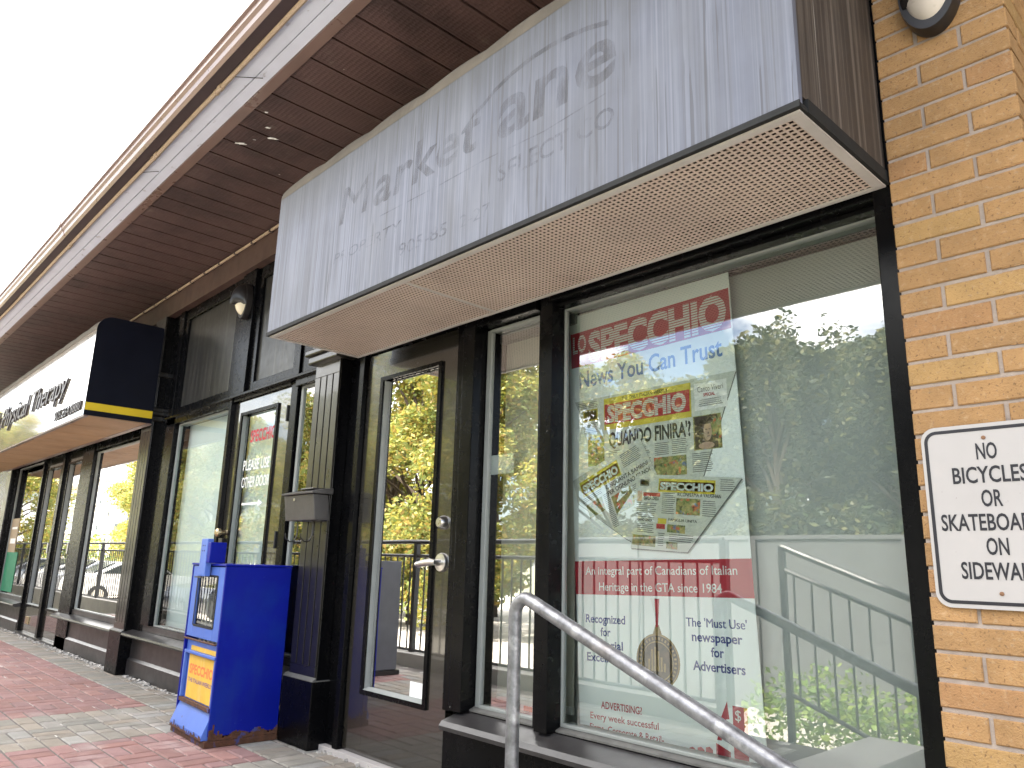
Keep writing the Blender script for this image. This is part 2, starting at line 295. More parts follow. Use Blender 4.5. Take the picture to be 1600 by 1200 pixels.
    def build(s, name, parent=None, bevel=0.0, smooth=False, origin=None, rotz=0.0):
        me = bpy.data.meshes.new(name)
        if parent is not None: org = world_loc(parent)
        elif origin is not None: org = Vector(origin)
        else:
            xs = [p[0] for p in s.v]; ys = [p[1] for p in s.v]; zs = [p[2] for p in s.v]
            org = Vector(((min(xs) + max(xs)) / 2, (min(ys) + max(ys)) / 2, min(zs)))
        me.from_pydata([tuple(Vector(p) - org) for p in s.v], [], s.f)
        for n in s.mats: me.materials.append(MATS[n])
        me.polygons.foreach_set('material_index', s.m)
        if any(tt != (1, 1, 1) for tt in s.tint):
            ca = me.color_attributes.new('tint', 'FLOAT_COLOR', 'CORNER'); buf = []
            for p in me.polygons: buf += list(c4(s.tint[p.index])) * p.loop_total
            ca.data.foreach_set('color', buf)
        bm = bmesh.new(); bm.from_mesh(me)
        if bevel:
            bmesh.ops.remove_doubles(bm, verts=bm.verts, dist=1e-6)
            bmesh.ops.recalc_face_normals(bm, faces=bm.faces)
            es = [e for e in bm.edges if len(e.link_faces) == 2 and e.calc_face_angle() > 0.5]
            bmesh.ops.bevel(bm, geom=es, offset=bevel, segments=2, profile=0.6, affect='EDGES', clamp_overlap=True)
        elif not s.tint or len(s.f) < 4000:
            bmesh.ops.recalc_face_normals(bm, faces=bm.faces)
        bm.to_mesh(me); bm.free()
        if smooth:
            me.polygons.foreach_set('use_smooth', [True] * len(me.polygons))
            try: me.set_sharp_from_angle(angle=R(40))
            except Exception: pass
        me.update()
        o = bpy.data.objects.new(name, me); COL.objects.link(o)
        if parent is not None: o.parent = parent
        else: o.location = org
        return o
def world_loc(o):
    l = Vector((0, 0, 0))
    while o is not None: l = l + o.location; o = o.parent
    return l
def tag(o, label=None, cat=None, group=None, kind=None):
    if label: o['label'] = label
    if cat: o['category'] = cat
    if group: o['group'] = group
    if kind: o['kind'] = kind
    return o
def thing(name, loc, label, cat, group=None):
    o = bpy.data.objects.new(name, None); COL.objects.link(o); o.location = loc; o.empty_display_size = 0.1
    return tag(o, label, cat, group)
def copy_tree(o, parent=None):
    c = o.copy(); COL.objects.link(c)
    if parent is not None: c.parent = parent
    for ch in list(o.children): copy_tree(ch, c)
    return c

# text as flat mesh: fit into x0..x1 on a plane y, baseline z, cap height h
_TC = {}
def glyphs(s, bold, shear, spacing):
    key = (s, bold, shear, spacing)
    if key in _TC: return _TC[key]
    cu = bpy.data.curves.new('t', 'FONT'); cu.body = s; cu.offset = bold; cu.shear = shear; cu.space_character = spacing; cu.resolution_u = 3; cu.size = 1
    ob = bpy.data.objects.new('t', cu); COL.objects.link(ob); dg = bpy.context.evaluated_depsgraph_get(); dg.update()
    me = ob.evaluated_get(dg).to_mesh(); vs = [(q.co.x, q.co.y) for q in me.vertices]; fs = [tuple(p.vertices) for p in me.polygons]
    bpy.data.objects.remove(ob); bpy.data.curves.remove(cu); _TC[key] = (vs, fs); return vs, fs
CAP = 0.70
def text(mb, s, x0, x1, z, h, y, bold=0.0, shear=0.0, rot=0.0, thick=0.0, spacing=1.0):
    if bold and 'M' in s:                 # the font's M breaks when fattened: lay three thin copies side by side
        d = bold * 1.1 * h
        for k, o_ in enumerate((-d, 0, d)): text(mb, s, x0 + o_, x1 + o_, z, h, y - 0.00012 * k, 0.0, shear, rot, thick, spacing)
        return
    vs, fs = glyphs(s, bold, shear, spacing)
    if not vs: return
    a = min(p[0] for p in vs); b_ = max(p[0] for p in vs); kx = (x1 - x0) / (b_ - a); kz = h / CAP
    cr, sr = math.cos(rot), math.sin(rot)
    P = []
    for px, py in vs:
        dx = (px - a) * kx; dz = py * kz; P.append((x0 + dx * cr - dz * sr, y, z + dx * sr + dz * cr))
    mb.add(P, [f if True else f for f in fs])
    if thick:
        edges = {}
        for f in fs:
            for i in range(len(f)):
                e = (f[i], f[(i + 1) % len(f)]); k = (min(e), max(e)); edges[k] = edges.get(k, 0) + 1
        n = len(P); Q = [(p[0], p[1] + thick, p[2]) for p in P]
        mb.add(P + Q, [(i, j, n + j, n + i) for (i, j), cnt in edges.items() if cnt == 1])

# ================================================================== GROUND
def paver_col(x, y):
    j = random.uniform(0.86, 1.1)
    grey = (y > -0.2) or (y < -1.75) or (-5.7 < x < -4.8) or (-3.9 < x)
    c = (0.25, 0.222, 0.186) if grey else (0.27, 0.148, 0.135)
    if grey and random.random() < 0.25: c = (0.28, 0.26, 0.235)
    h = random.uniform(-0.015, 0.015)
    return ((c[0] + h) * j, c[1] * j, (c[2] - h * 0.5) * j)
pv = MB(); pv.mat('joint_sand').box(-14.6, -2.2, -2.16, 0.4, -0.12, -0.006); pv.mat('paver')
def pave(x0, x1, y0, y1):
    g = 0.0044; dz = random.uniform(-0.002, 0.0015); pv.t = paver_col((x0 + x1) / 2, (y0 + y1) / 2)
    pv.chbox(x0 + g, x1 - g, y0 + g, y1 - g, -0.05, dz, 0.006, '+z')
x = -14.4
while x < -2.25:                       # header course along the shop wall
    pave(x, x + 0.1, -0.2, 0.0); pave(x, x + 0.1, 0.0, 0.13); x += 0.1
def cells(x0, x1):
    nx = int(round((x1 - x0) / 0.2))
    for i in range(nx):
        for j in range(9):
            cx = x0 + 0.2 * i; cy = -0.4 - 0.2 * j
            if (i + j) % 2: pave(cx, cx + 0.2, cy, cy + 0.1); pave(cx, cx + 0.2, cy + 0.1, cy + 0.2)
            else: pave(cx, cx + 0.1, cy, cy + 0.2); pave(cx + 0.1, cx + 0.2, cy, cy + 0.2)
def course(x0):
    for j in range(18): pave(x0, x0 + 0.2, -0.3 - 0.1 * j, -0.2 - 0.1 * j)
cells(-14.3, -5.7); course(-5.7); x = -5.5
cells(-5.5, -5.1); course(-5.0)
for j in range(18): pave(-5.1, -5.0, -0.3 - 0.1 * j, -0.2 - 0.1 * j)
cells(-4.8, -4.0)
for j in range(18): pave(-4.0, -3.9, -0.3 - 0.1 * j, -0.2 - 0.1 * j)
course(-3.9); cells(-3.7, -2.3)
pv.t = (1, 1, 1)
tag(pv.build('pavement'), kind='structure')

st = MB(); st.mat('concrete'); x = -2.2; z = 0.0
st.box(x, -1.85, -2.75, 0.4, -1.2, -0.004); x = -1.85
for i in range(5):
    z -= 0.15; st.box(x, x + 0.4, -2.75, 0.4, -1.2, z); x += 0.4
tag(st.build('stairs', bevel=0.012), kind='structure')
lw = MB(); lw.mat('concrete').box(0.15, 14, -2.75, 2.6, -1.2, -0.754); tag(lw.build('path'), kind='structure')
tag(MB().mat('asphalt').box(-160, 40, -30, -2.4, -1.2, -0.75).build('parking_lot'), kind='structure')
tag(MB().mat('earth').box(-600, 600, -600, 600, -1.6, -1.25).build('ground'), kind='structure')

# white rubble of old mortar gathered along the foot of the shop front
rb = MB(); rb.mat('rubble')
for k in range(420):
    px = random.choice((random.uniform(-12, -7.55), random.uniform(-7.15, -4.3), random.uniform(-9.6, -7.6), random.uniform(-3.88, -2.9)))
    s_ = random.uniform(0.004, 0.016); py = (0.085 if px < -4.3 else 0.12) - abs(random.gauss(0, 0.022)); M = Matrix.Translation((px, py, s_ * 0.3)) @ Matrix.Rotation(random.uniform(0, 6), 4, 'Z') @ Matrix.Rotation(random.uniform(0, 2), 4, 'X')
    rb.box(-s_, s_ * 1.2, -s_ * 0.7, s_ * 0.7, -s_ * 0.5, s_ * 0.5, M)
tag(rb.build('rubble'), 'white mortar crumbs and grit along the foot of the black shop front', 'rubble', kind='stuff')

# ================================================================== SHOP BUILDING
shop = thing('shop_building', (-6, 0.2, 0), 'low shop building with black glazed fronts, fluted pilasters and brown eaves', 'building')
def part(mb, name, parent=shop, **k): return mb.build(name, parent, **k)

# walls, floor and rooms behind the glass
w = MB(); w.mat('room')
w.box(-16, -0.55, 4.0, 4.2, -0.8, 3.4); w.box(-16.2, -16, 0.3, 4.2, -0.8, 3.4)
w.box(-7.42, -7.3, 0.32, 4.0, 0, 3.3); w.box(-4.12, -4.0, 0.32, 4.0, 0, 3.3)
part(w, 'inner_wall')
part(MB().mat('room_dark').box(-16, -0.55, 0.2, 4.0, -0.05, 0.03), 'inner_floor')
part(MB().mat('room').box(-16, -0.6, 0.16, 4.0, 3.2, 3.38), 'inner_ceiling')
# roof: low pitched over the whole row
r = MB(); r.mat('roofing')
r.prism([(-60, -1.0, 3.52), (-60, 6, 6.3), (-60, 13, 3.4)], (76, 0, 0)); part(r, 'roof')
part(MB().mat('building_white').box(-60, -16.2, 0.3, 12, -0.8, 3.5).box(-16, -0.5, 4.2, 12, -0.8, 3.5).box(1.0, 16, 3, 12, -0.9, 3.5).box(-0.5, 1.0, 4.2, 12, -0.9, 3.5), 'wall')

# soffit boards running front to back
s = MB(); s.mat('brown_metal'); x = -3.931 + 0.208 * 22
while x > -34:

    x0, x1 = x - 0.201, x - 0.007
    s.box(x0, x1, -0.745, 0.06, 3.410, 3.425); x -= 0.208
s.mat('gutter_dark').box(-34, 0.65, -0.745, 0.06, 3.428, 3.44)
s.mat('white_paper')
for (fx, fy, l_, w_) in ((-3.93, -0.53, 0.075, 0.012), (-3.84, -0.60, 0.04, 0.011), (-4.12, -0.64, 0.07, 0.016), (-3.70, -0.68, 0.025, 0.009), (-4.3, -0.3, 0.012, 0.006), (-4.02, -0.6, 0.02, 0.006)):
    P_ = []
    for i in range(14):
        a = 2 * math.pi * i / 14; k_ = random.uniform(0.55, 1.15); u_, v_ = l_ * 0.5 * math.cos(a) * k_, w_ * math.sin(a) * k_
        P_.append((fx + u_ * 0.55 - v_ * 0.8, fy + u_ * 0.85 + v_ * 0.5, 3.4085))
    s.poly(P_)
part(s, 'soffit')
f = MB(); f.mat('brown_gloss').prism_x([(-0.80, 3.398), (-0.745, 3.398), (-0.745, 3.45), (-0.80, 3.45)], -40, 6)
f.mat('pale_fascia').prism_x([(-0.856, 3.414), (-0.802, 3.406), (-0.802, 3.45), (-0.856, 3.45)], -40, 6)
f.mat('pale_fascia').prism_x([(-0.945, 3.424), (-0.862, 3.412), (-0.862, 3.45), (-0.945, 3.45)], -40, 6)
part(f, 'fascia')
g = MB(); g.mat('gutter_dark').prism_x([(-1.025, 3.404), (-0.966, 3.41), (-0.966, 3.52), (-1.025, 3.52)], -40, 6)
g.mat('brown_gloss').prism_x([(-1.027, 3.404), (-1.04, 3.425), (-1.046, 3.447), (-1.06, 3.462), (-1.063, 3.485), (-1.076, 3.49), (-1.076, 3.52), (-1.027, 3.52)], -40, 6)
for xx in (-12.6, -9.55, -6.5): g.prism_x([(-1.026, 3.402), (-1.042, 3.422), (-1.049, 3.446), (-1.063, 3.46), (-1.066, 3.483), (-1.08, 3.488), (-1.08, 3.522), (-1.026, 3.522)], xx, xx + 0.05)
part(g, 'gutter', smooth=False)
part(MB().mat('brown_board').box(-20, -0.60, 0.055, 0.12, 3.19, 3.405), 'frieze_board')

def fluted_pilaster(x0, x1, top=3.19):
    """shaft x0..x1 front at y=.045, base block, moulded capital under the sign"""
    p = MB(); p.mat('pilaster_lit_paint'); n = 3; wdt = x1 - x0; fl = 0.012; z0, z1 = 0.42, 2.10
    xs = [x0]; g0 = x0 + wdt * 0.24; gap = wdt * 0.52 / 2
    p.mat('black_paint').box(x0, x1, 0.055, 0.2, 0.3, top); p.mat('pilaster_lit_paint')  # one real paint: darker, duller body carries the shade of the sides
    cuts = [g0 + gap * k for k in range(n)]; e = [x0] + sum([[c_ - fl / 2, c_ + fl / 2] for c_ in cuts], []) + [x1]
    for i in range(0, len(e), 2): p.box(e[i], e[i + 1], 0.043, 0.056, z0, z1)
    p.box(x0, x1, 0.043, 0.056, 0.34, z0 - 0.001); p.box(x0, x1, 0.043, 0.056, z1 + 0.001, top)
    o = part(p, 'pilaster', bevel=0.002)
    b = MB(); b.mat('black_paint').box(x0 - 0.03, x1 + 0.02, 0.02, 0.2, 0, 0.345)
    part(b, 'base', o, bevel=0.004)
    b = MB(); b.mat('worn_trim').prism([(x0 - 0.03, 0.02, 0.346), (x1 + 0.02, 0.02, 0.346), (x1 + 0.02, 0.2, 0.346), (x0 - 0.03, 0.2, 0.346)], (0, 0, 0.004))
    b.prism_x([(0.02, 0.35), (0.0425, 0.366), (0.0425, 0.35)], x0 - 0.028, x1 + 0.018)
    part(b, 'base_trim', o)
    k = MB(); k.mat('pilaster_lit_paint')
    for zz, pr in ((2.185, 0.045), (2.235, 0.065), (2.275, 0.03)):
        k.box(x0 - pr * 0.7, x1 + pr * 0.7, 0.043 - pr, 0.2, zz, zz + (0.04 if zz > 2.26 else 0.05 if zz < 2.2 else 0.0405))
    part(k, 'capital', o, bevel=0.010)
    part(MB().mat('pilaster_lit_paint').box(x0 - 0.02, x1 + 0.02, 0.03, 0.2, 2.60, 2.65), 'band', o, bevel=0.01)
    return o
fluted_pilaster(-4.225, -3.935); fluted_pilaster(-7.49, -7.22); fluted_pilaster(-13.45, -13.18)

def base_panel(x0, x1, z_top=0.345):
    b = MB(); b.mat('sill_paint')
    b.prism_x([(0.1, 0.0), (0.1, 0.125), (0.118, 0.145), (0.118, 0.31), (0.13, 0.31), (0.3, 0.31), (0.3, 0.0)], x0, x1)
    o = part(b, 'base_panel')
    s_ = MB(); s_.mat('sill_paint').prism_x([(0.03, 0.318), (0.02, 0.33), (0.025, 0.345), (0.14, 0.372), (0.14, 0.312), (0.06, 0.311)], x0 - 0.02, x1 + 0.02)
    s_.prism_x([(0.125, 0.372), (0.125, 0.42), (0.2, 0.425), (0.2, 0.372)], x0, x1)
    part(s_, 'sill', o)
def pane(x0, x1, y, z0, z1, parent, mat='glass', name='glass_pane'):
    g_ = MB(); g_.mat(mat).quad((x0, y, z0), (x1, y, z0), (x1, y, z1), (x0, y, z1))
    g_.mat('glass_back').quad((x0, y + 0.006, z0), (x0, y + 0.006, z1), (x1, y + 0.006, z1), (x1, y + 0.006, z0))
    for a_, b_ in (((x0, z0), (x1, z0)), ((x1, z0), (x1, z1)), ((x1, z1), (x0, z1)), ((x0, z1), (x0, z0))):
        g_.quad((a_[0], y, a_[1]), (a_[0], y + 0.006, a_[1]), (b_[0], y + 0.006, b_[1]), (b_[0], y, b_[1]))
    return part(g_, name, parent)
def window(x0, x1, z0, z1, y=0.14, fw=0.03, mat='glass'):
    """glass between x0..x1 with a grey vinyl bead set in it; frame is the part"""
    f_ = MB(); f_.mat('vinyl')
    f_.box(x0 - fw, x0, y - 0.012, y + 0.014, z0 - 0.012, z1 + 0.012); f_.box(x1, x1 + fw, y - 0.012, y + 0.014, z0 - 0.012, z1 + 0.012)
    f_.box(x0, x1, y - 0.017, y + 0.05, z0 - 0.012, z0); f_.box(x0, x1, y - 0.017, y + 0.05, z1, z1 + 0.012)
    o = part(f_, 'window_frame', bevel=0.003); pane(x0, x1, y, z0, z1, o, mat); return o
def bars(lst, name='frame', mat='black_paint', bevel=0.003, parent=shop):
    for b_ in lst: part(MB().mat(mat).box(*b_), name, parent, bevel=bevel)

# ---- unit one: glazed door, sidelight and the display window
bars([(-3.93, -3.80, 0.13, 0.3, 0.0, 3.19), (-3.80, -3.752, 0.10, 0.3, 0.0, 3.19)], 'door_jamb')
bars([(-3.752, -2.885, 0.12, 0.3, 2.178, 3.19)], 'door_head')
bars([(-2.885, -2.835, 0.105, 0.3, 0.35, 2.178), (-2.835, -2.775, 0.075, 0.3, 0.37, 3.19), (-2.775, -2.690, 0.05, 0.152, 0.37, 3.19), (-2.243, -2.172, 0.05, 0.152, 0.37, 3.19), (-2.285, -2.244, 0.085, 0.152, 0.37, 3.19)], 'mullion')
bars([(-2.689, -2.286, 0.06, 0.3, 2.115, 3.19), (-2.171, -0.80, 0.035, 0.3, 2.118, 3.19), (-2.171, -0.80, 0.075, 0.3, 2.10, 2.117)], 'header')
bars([(-0.799, -0.742, 0.02, 0.3, -0.76, 3.19)], 'corner_trim', bevel=0.004)
bp = MB(); bp.mat('black_paint').box(-2.885, -0.8, 0.115, 0.3, -0.8, 0.30); bp.box(-2.72, -0.8, 0.10, 0.116, -0.6, 0.10)
pnl = part(bp, 'base_panel', bevel=0.004)
tr_ = MB(); tr_.mat('worn_trim').prism_x([(0.095, 0.085), (0.095, 0.103), (0.113, 0.112), (0.113, 0.085)], -2.72, -0.8); part(tr_, 'ledge', pnl)
sl = MB(); sl.mat('sill_paint').prism_x([(-0.02, 0.305), (-0.025, 0.322), (-0.01, 0.340), (0.10, 0.368), (0.10, 0.302), (0.04, 0.300)], -2.74, -0.80)
sl.mat('black_paint').box(-2.735, -0.8, 0.10, 0.3, 0.302, 0.372)
sl.mat('worn_trim').prism_x([(0.10, 0.373), (0.10, 0.38), (0.135, 0.392), (0.135, 0.373)], -2.689, -2.286); sl.prism_x([(0.10, 0.373), (0.10, 0.38), (0.135, 0.392), (0.135, 0.373)], -2.171, -0.8)
part(sl, 'sill')
window(-2.655, -2.30, 0.40, 2.098, mat='side_glass'); window(-2.166, -0.82, 0.402, 2.095, fw=0.018)

def door(x0, x1, z0, z1, gx0, gx1, gz0, gz1, y=0.13, mat='door_paint', gmat='door_glass'):
    d = MB(); d.mat(mat); yb = y + 0.045
    d.box(x0, gx0, y, yb, z0, z1); d.box(gx1, x1, y, yb, z0, z1); d.box(gx0, gx1, y, yb, z0, gz0); d.box(gx0, gx1, y, yb, gz1, z1)
    o = part(d, 'door', bevel=0.002)
    b = MB(); b.mat('black_paint')                      # proud glazing bead
    for q in ((gx0 - 0.022, gx0 + 0.004, gz0 - 0.022, gz1 + 0.022), (gx1 - 0.004, gx1 + 0.022, gz0 - 0.022, gz1 + 0.022)): b.box(q[0], q[1], y - 0.012, y + 0.02, q[2], q[3])
    b.box(gx0 + 0.005, gx1 - 0.005, y - 0.012, y + 0.02, gz1, gz1 + 0.022); b.box(gx0 + 0.005, gx1 - 0.005, y - 0.012, y + 0.02, gz0 - 0.022, gz0 + 0.002)
    b.mat('vinyl').box(gx0 + 0.004, gx0 + 0.010, y, y + 0.03, gz0, gz1); b.prism_x([(y - 0.010, gz0 + 0.002), (y + 0.02, gz0 + 0.016), (y + 0.02, gz0 + 0.002)], gx0 + 0.005, gx1 - 0.005)
    part(b, 'glazing_bead', o); pane(gx0, gx1, y + 0.022, gz0, gz1, o, gmat); return o
d1 = door(-3.745, -2.892, 0.03, 2.172, -3.575, -3.052, 0.345, 2.0)
h = MB(); h.mat('chrome').lathe([(0.045, 0), (0.045, 0.008), (0.041, 0.015), (0.016, 0.018), (0.014, 0.05), (0.014, 0.062)], (-2.965, 0.13, 1.0), n=28)
h.tube([(-2.955, 0.078, 1.0), (-2.99, 0.072, 1.0), (-3.04, 0.070, 0.994), (-3.095, 0.074, 0.986)], [0.014, 0.017, 0.016, 0.014], 14); part(h, 'lever_handle', d1, smooth=True)
h = MB(); h.mat('chrome').lathe([(0.034, 0), (0.032, 0.014), (0.024, 0.032), (0.022, 0.034)], (-2.965, 0.13, 1.19), n=24); h.mat('brass_knob').lathe([(0.013, 0.03), (0.012, 0.033)], (-2.965, 0.13, 1.19), n=16); part(h, 'deadbolt', d1, smooth=True)
bars([(-3.93, -2.86, 0.09, 0.3, -0.02, 0.028)], 'door_sill', 'white_enamel')

# ---- unit two: wide window, hinged door with lettering, narrow light
bars([(-7.22, -7.0, 0.12, 0.3, 0.0, 3.19), (-7.0, -6.80, 0.10, 0.3, 0.425, 2.19)], 'door_jamb')
bars([(-5.665, -5.615, 0.10, 0.3, 0.0, 3.19), (-4.69, -4.60, 0.12, 0.3, 0.0, 3.19)], 'mullion')
bars([(-7.0, -5.666, 0.10, 0.3, 2.12, 2.195), (-5.614, -4.691, 0.11, 0.3, 2.15, 2.195), (-4.6, -4.22, 0.10, 0.3, 2.12, 2.195)], 'header')
bars([(-7.0, -4.2, 0.075, 0.11, 2.172, 2.192)], 'rail', 'worn_trim' if False else 'black_paint')
def transom(x0, x1, z0, z1):
    t_ = MB(); t_.mat('black_paint')
    for q in ((x0, x0 + 0.09, z0, z1), (x1 - 0.09, x1, z0, z1)): t_.box(q[0], q[1], 0.115, 0.3, q[2], q[3])
    t_.box(x0 + 0.09, x1 - 0.09, 0.115, 0.3, z0, z0 + 0.07); t_.box(x0 + 0.09, x1 - 0.09, 0.115, 0.3, z1 - 0.1, z1)
    o = part(t_, 'transom', bevel=0.003); part(MB().mat('streaky_panel').box(x0 + 0.085, x1 - 0.085, 0.135, 0.25, z0 + 0.06, z1 - 0.09), 'panel', o)
transom(-6.9, -5.667, 2.197, 3.188); transom(-5.4, -4.60, 2.197, 3.188)
bars([(-5.60, -5.402, 0.09, 0.3, 2.197, 3.188), (-7.0, -6.902, 0.10, 0.3, 2.197, 3.188)], 'transom_post')
bars([(-4.598, -4.22, 0.13, 0.3, 2.197, 3.188)], 'transom_board')
window(-6.76, -5.70, 0.435, 2.105, 0.15, mat='soft_glass'); window(-4.55, -4.27, 0.435, 2.11, 0.15)
base_panel(-7.2, -5.63); base_panel(-4.64, -4.25)
d2 = door(-5.61, -4.695, 0.03, 2.145, -5.462, -4.897, 0.36, 2.03, 0.135, gmat='glass')
h = MB(); h.mat('black_plastic').box(-5.575, -5.515, 0.10, 0.135, 1.03, 1.13); h.mat('brass_knob').lathe([(0.02, 0.0), (0.016, 0.03), (0.03, 0.045), (0.03, 0.065), (0.015, 0.078)], (-5.545, 0.135, 1.17), n=18); part(h, 'door_knob', d2, smooth=True)
for zz in (1.9, 1.06, 0.2): part(MB().mat('dark_gap').box(-4.722, -4.703, 0.112, 0.134, zz, zz + 0.11), 'hinge', d2, bevel=0.003)
lt = MB(); lt.mat('white_print')
text(lt, 'PLEASE USE', -5.40, -4.98, 1.615, 0.075, 0.1515, bold=0.012); text(lt, 'OTHER DOOR', -5.40, -4.96, 1.49, 0.075, 0.1515, bold=0.012)
part(lt, 'lettering', d2); lt = MB(); lt.mat('white_print').box(-5.36, -5.10, 0.1505, 0.1515, 1.362, 1.378); lt.poly([(-5.10, 0.151, 1.345), (-5.03, 0.151, 1.37), (-5.10, 0.151, 1.395)])
part(lt, 'arrow', d2); lt = MB(); lt.mat('red_print'); text(lt, 'SPECCHIO', -5.33, -4.93, 1.82, 0.085, 0.1515, bold=0.03)
part(lt, 'lettering', d2)
bars([(-5.62, -4.69, 0.09, 0.3, -0.02, 0.028)], 'door_sill', 'sill_paint')

# ---- unit three: the neighbouring shop, two narrow doors between windows
bars([(-9.62, -9.20, 0.10, 0.3, 0.0, 2.2), (-7.56, -7.49, 0.10, 0.3, 0.3, 2.2)], 'door_jamb')
bars([(-10.52, -10.43, 0.105, 0.3, 0.0, 2.2), (-11.51, -11.46, 0.105, 0.3, 0.0, 2.2), (-13.2, -13.12, 0.105, 0.3, 0.0, 2.2)], 'mullion')
bars([(-13.2, -7.49, 0.09, 0.3, 2.20, 3.19), (-9.2, -7.5, 0.11, 0.3, 2.10, 2.199)], 'header')
window(-9.16, -7.60, 0.43, 2.07, 0.15); window(-13.08, -11.50, 0.43, 2.16, 0.15)
base_panel(-9.6, -7.52); base_panel(-13.2, -11.52)
for x0, x1 in ((-10.428, -9.622), (-11.455, -10.522)):
    dd = door(x0, x1, 0.03, 2.18, x0 + 0.13, x1 - 0.13, 0.36, 2.03, 0.14)
    part(MB().mat('chrome').box(x1 - 0.09, x1 - 0.06, 0.10, 0.14, 0.98, 1.10), 'pull_handle', dd, bevel=0.004)
    for zz in (1.85, 0.25): part(MB().mat('dark_gap').box(x1 - 0.03, x1 - 0.012, 0.118, 0.139, zz, zz + 0.12), 'hinge', dd)
bars([(-11.2, -11.07, 0.125, 0.139, 0.13, 0.22)], 'outlet_plate', 'brass_knob')
bars([(-11.5, -9.6, 0.09, 0.3, -0.02, 0.028)], 'door_sill', 'sill_paint')
bars([(-16, -13.45, 0.1, 0.3, 0.0, 3.19)], 'side_panel')

# ================================================================== INSIDE THE WINDOWS
def blind(x0, x1, y, z0, z1, label, mat='blind', rail=True):
    b = MB(); b.mat(mat).box(x0, x1, y, y + 0.004, z0, z1)
    t_ = thing('window_blind', ((x0 + x1) / 2, y, z0), label, 'blind'); part(b, 'fabric', t_)
    k = MB(); k.mat('vinyl').box(x0 - 0.02, x1 + 0.02, y - 0.03, y + 0.03, z1, z1 + 0.05); part(k, 'headrail', t_, bevel=0.004)
    k = MB(); k.mat('white_paper').box(x0 + 0.005, x1 - 0.005, y - 0.008, y + 0.012, z0, z0 + 0.03); part(k, 'bottom_bar', t_, bevel=0.003)
blind(-2.40, -0.72, 0.27, 0.30, 2.10, 'pale blind filling the large display window behind the newspaper banner')
blind(-2.66, -2.2, 0.235, 0.415, 2.06, 'pale blind in the narrow sidelight right of the glazed door', 'blind_cream')
blind(-7.1, -5.6, 0.24, 0.3, 2.16, 'pale green-grey blind in the wide window behind the blue newspaper box', 'blind_pale')
blind(-5.50, -4.86, 0.21, 0.32, 2.08, 'pale blind behind the lettered door pane', 'blind_pale')
blind(-4.72, -4.2, 0.26, 0.3, 2.2, 'pale blind in the narrow light beside the mailbox pilaster', 'blind_pale')
blind(-9.32, -8.75, 0.24, 0.3, 2.16, 'grey blind strip at the left edge of the neighbouring shop window')
tag(MB().mat('white_paper').box(-3.20, -3.06, 0.1502, 0.1515, 0.352, 0.43).build('paper_notice'), 'white paper in the lower right corner of the door glass', 'paper')
tag(MB().mat('white_paper').box(-2.69, -2.50, 0.150, 0.152, 1.405, 1.495).build('sticker'), 'white sticker halfway up the narrow sidelight pane', 'sticker')
stk = MB(); stk.mat('white_paper').box(-2.42, -2.34, 0.1495, 0.1515, 0.405, 0.44).mat('orange_print').box(-2.40, -2.35, 0.1485, 0.1494, 0.413, 0.432)
tag(stk.build('sticker'), 'tiny orange and white sticker at the foot of the sidelight pane', 'sticker')
gp = MB(); gp.mat('green_poster').box(-13.06, -12.38, 0.145, 0.1485, 0.45, 0.98).mat('tan_poster').box(-13.06, -12.6, 0.145, 0.1485, 0.981, 1.45)
gp.mat('white_print').box(-12.98, -12.66, 0.143, 0.1448, 1.1, 1.17).box(-12.98, -12.66, 0.143, 0.1448, 1.3, 1.33)
tag(gp.build('poster'), 'green and tan poster on the far left shop window', 'poster')

# ---- the printed banner leaning in the display window
BY = 0.22
ban = thing('banner_stand', (-1.76, BY, 0.38), 'tall white newspaper banner with red masthead, leaning in the display window', 'banner')
def BX(x, z):                      # x, z measured on an upright sheet -> leaning sheet (adds nothing to measured points)
    return (x, z)
def edge(z): return (-2.236 + (2.1 - z) * 0.050, -1.416 + (2.1 - z) * 0.040)
def bp3(u, z, y): a, b_ = edge(z); return (a + (b_ - a) * u, y, z + 0.022 * (u - 0.3))
def brect(mb, u0, u1, z0, z1, y): mb.quad(bp3(u0, z0, y), bp3(u1, z0, y), bp3(u1, z1, y), bp3(u0, z1, y))
def btext(mb, s, u0, u1, z, h, y, bold=0.0, shear=0.0, sp=1.0):
    a = bp3(u0, z, y); b_ = bp3(u1, z, y); text(mb, s, a[0], b_[0], a[2], h, y, bold, shear, rot=0.022 / 0.82, spacing=sp)
Y1, Y2, Y3, Y4 = BY - 0.0006, BY - 0.0012, BY - 0.0018, BY - 0.0024
sh = MB(); sh.mat('banner_white'); a = [bp3(0, 0.37, BY), bp3(1, 0.37, BY), bp3(1, 2.105, BY), bp3(0, 2.105, BY)]; sh.prism(a, (0, 0.003, 0))
part(sh, 'sheet', ban)
k = MB(); k.mat('chrome'); a = [bp3(-0.005, 2.10, BY - 0.006), bp3(1.005, 2.10, BY - 0.006), bp3(1.005, 2.122, BY - 0.006), bp3(-0.005, 2.122, BY - 0.006)]; k.prism(a, (0, 0.018, 0)); part(k, 'top_rail', ban)
mh = MB(); mh.mat('red_print'); brect(mh, 0.015, 0.995, 1.862, 2.022, Y1)
mh.mat('white_print'); btext(mh, 'LO', 0.03, 0.125, 1.93, 0.075, Y2, 0.03); btext(mh, 'SPECCHIO', 0.14, 0.975, 1.878, 0.125, Y2, 0.05)
mh.mat('red_print')
for i in range(13): brect(mh, 0.02, 0.99, 1.878 + i * 0.0105, 1.8815 + i * 0.0105, Y3)
part(mh, 'masthead', ban)
hl = MB(); hl.mat('lightblue_print'); btext(hl, 'News You Can Trust', 0.07, 0.94, 1.765, 0.072, Y1, 0.018); part(hl, 'headline', ban)

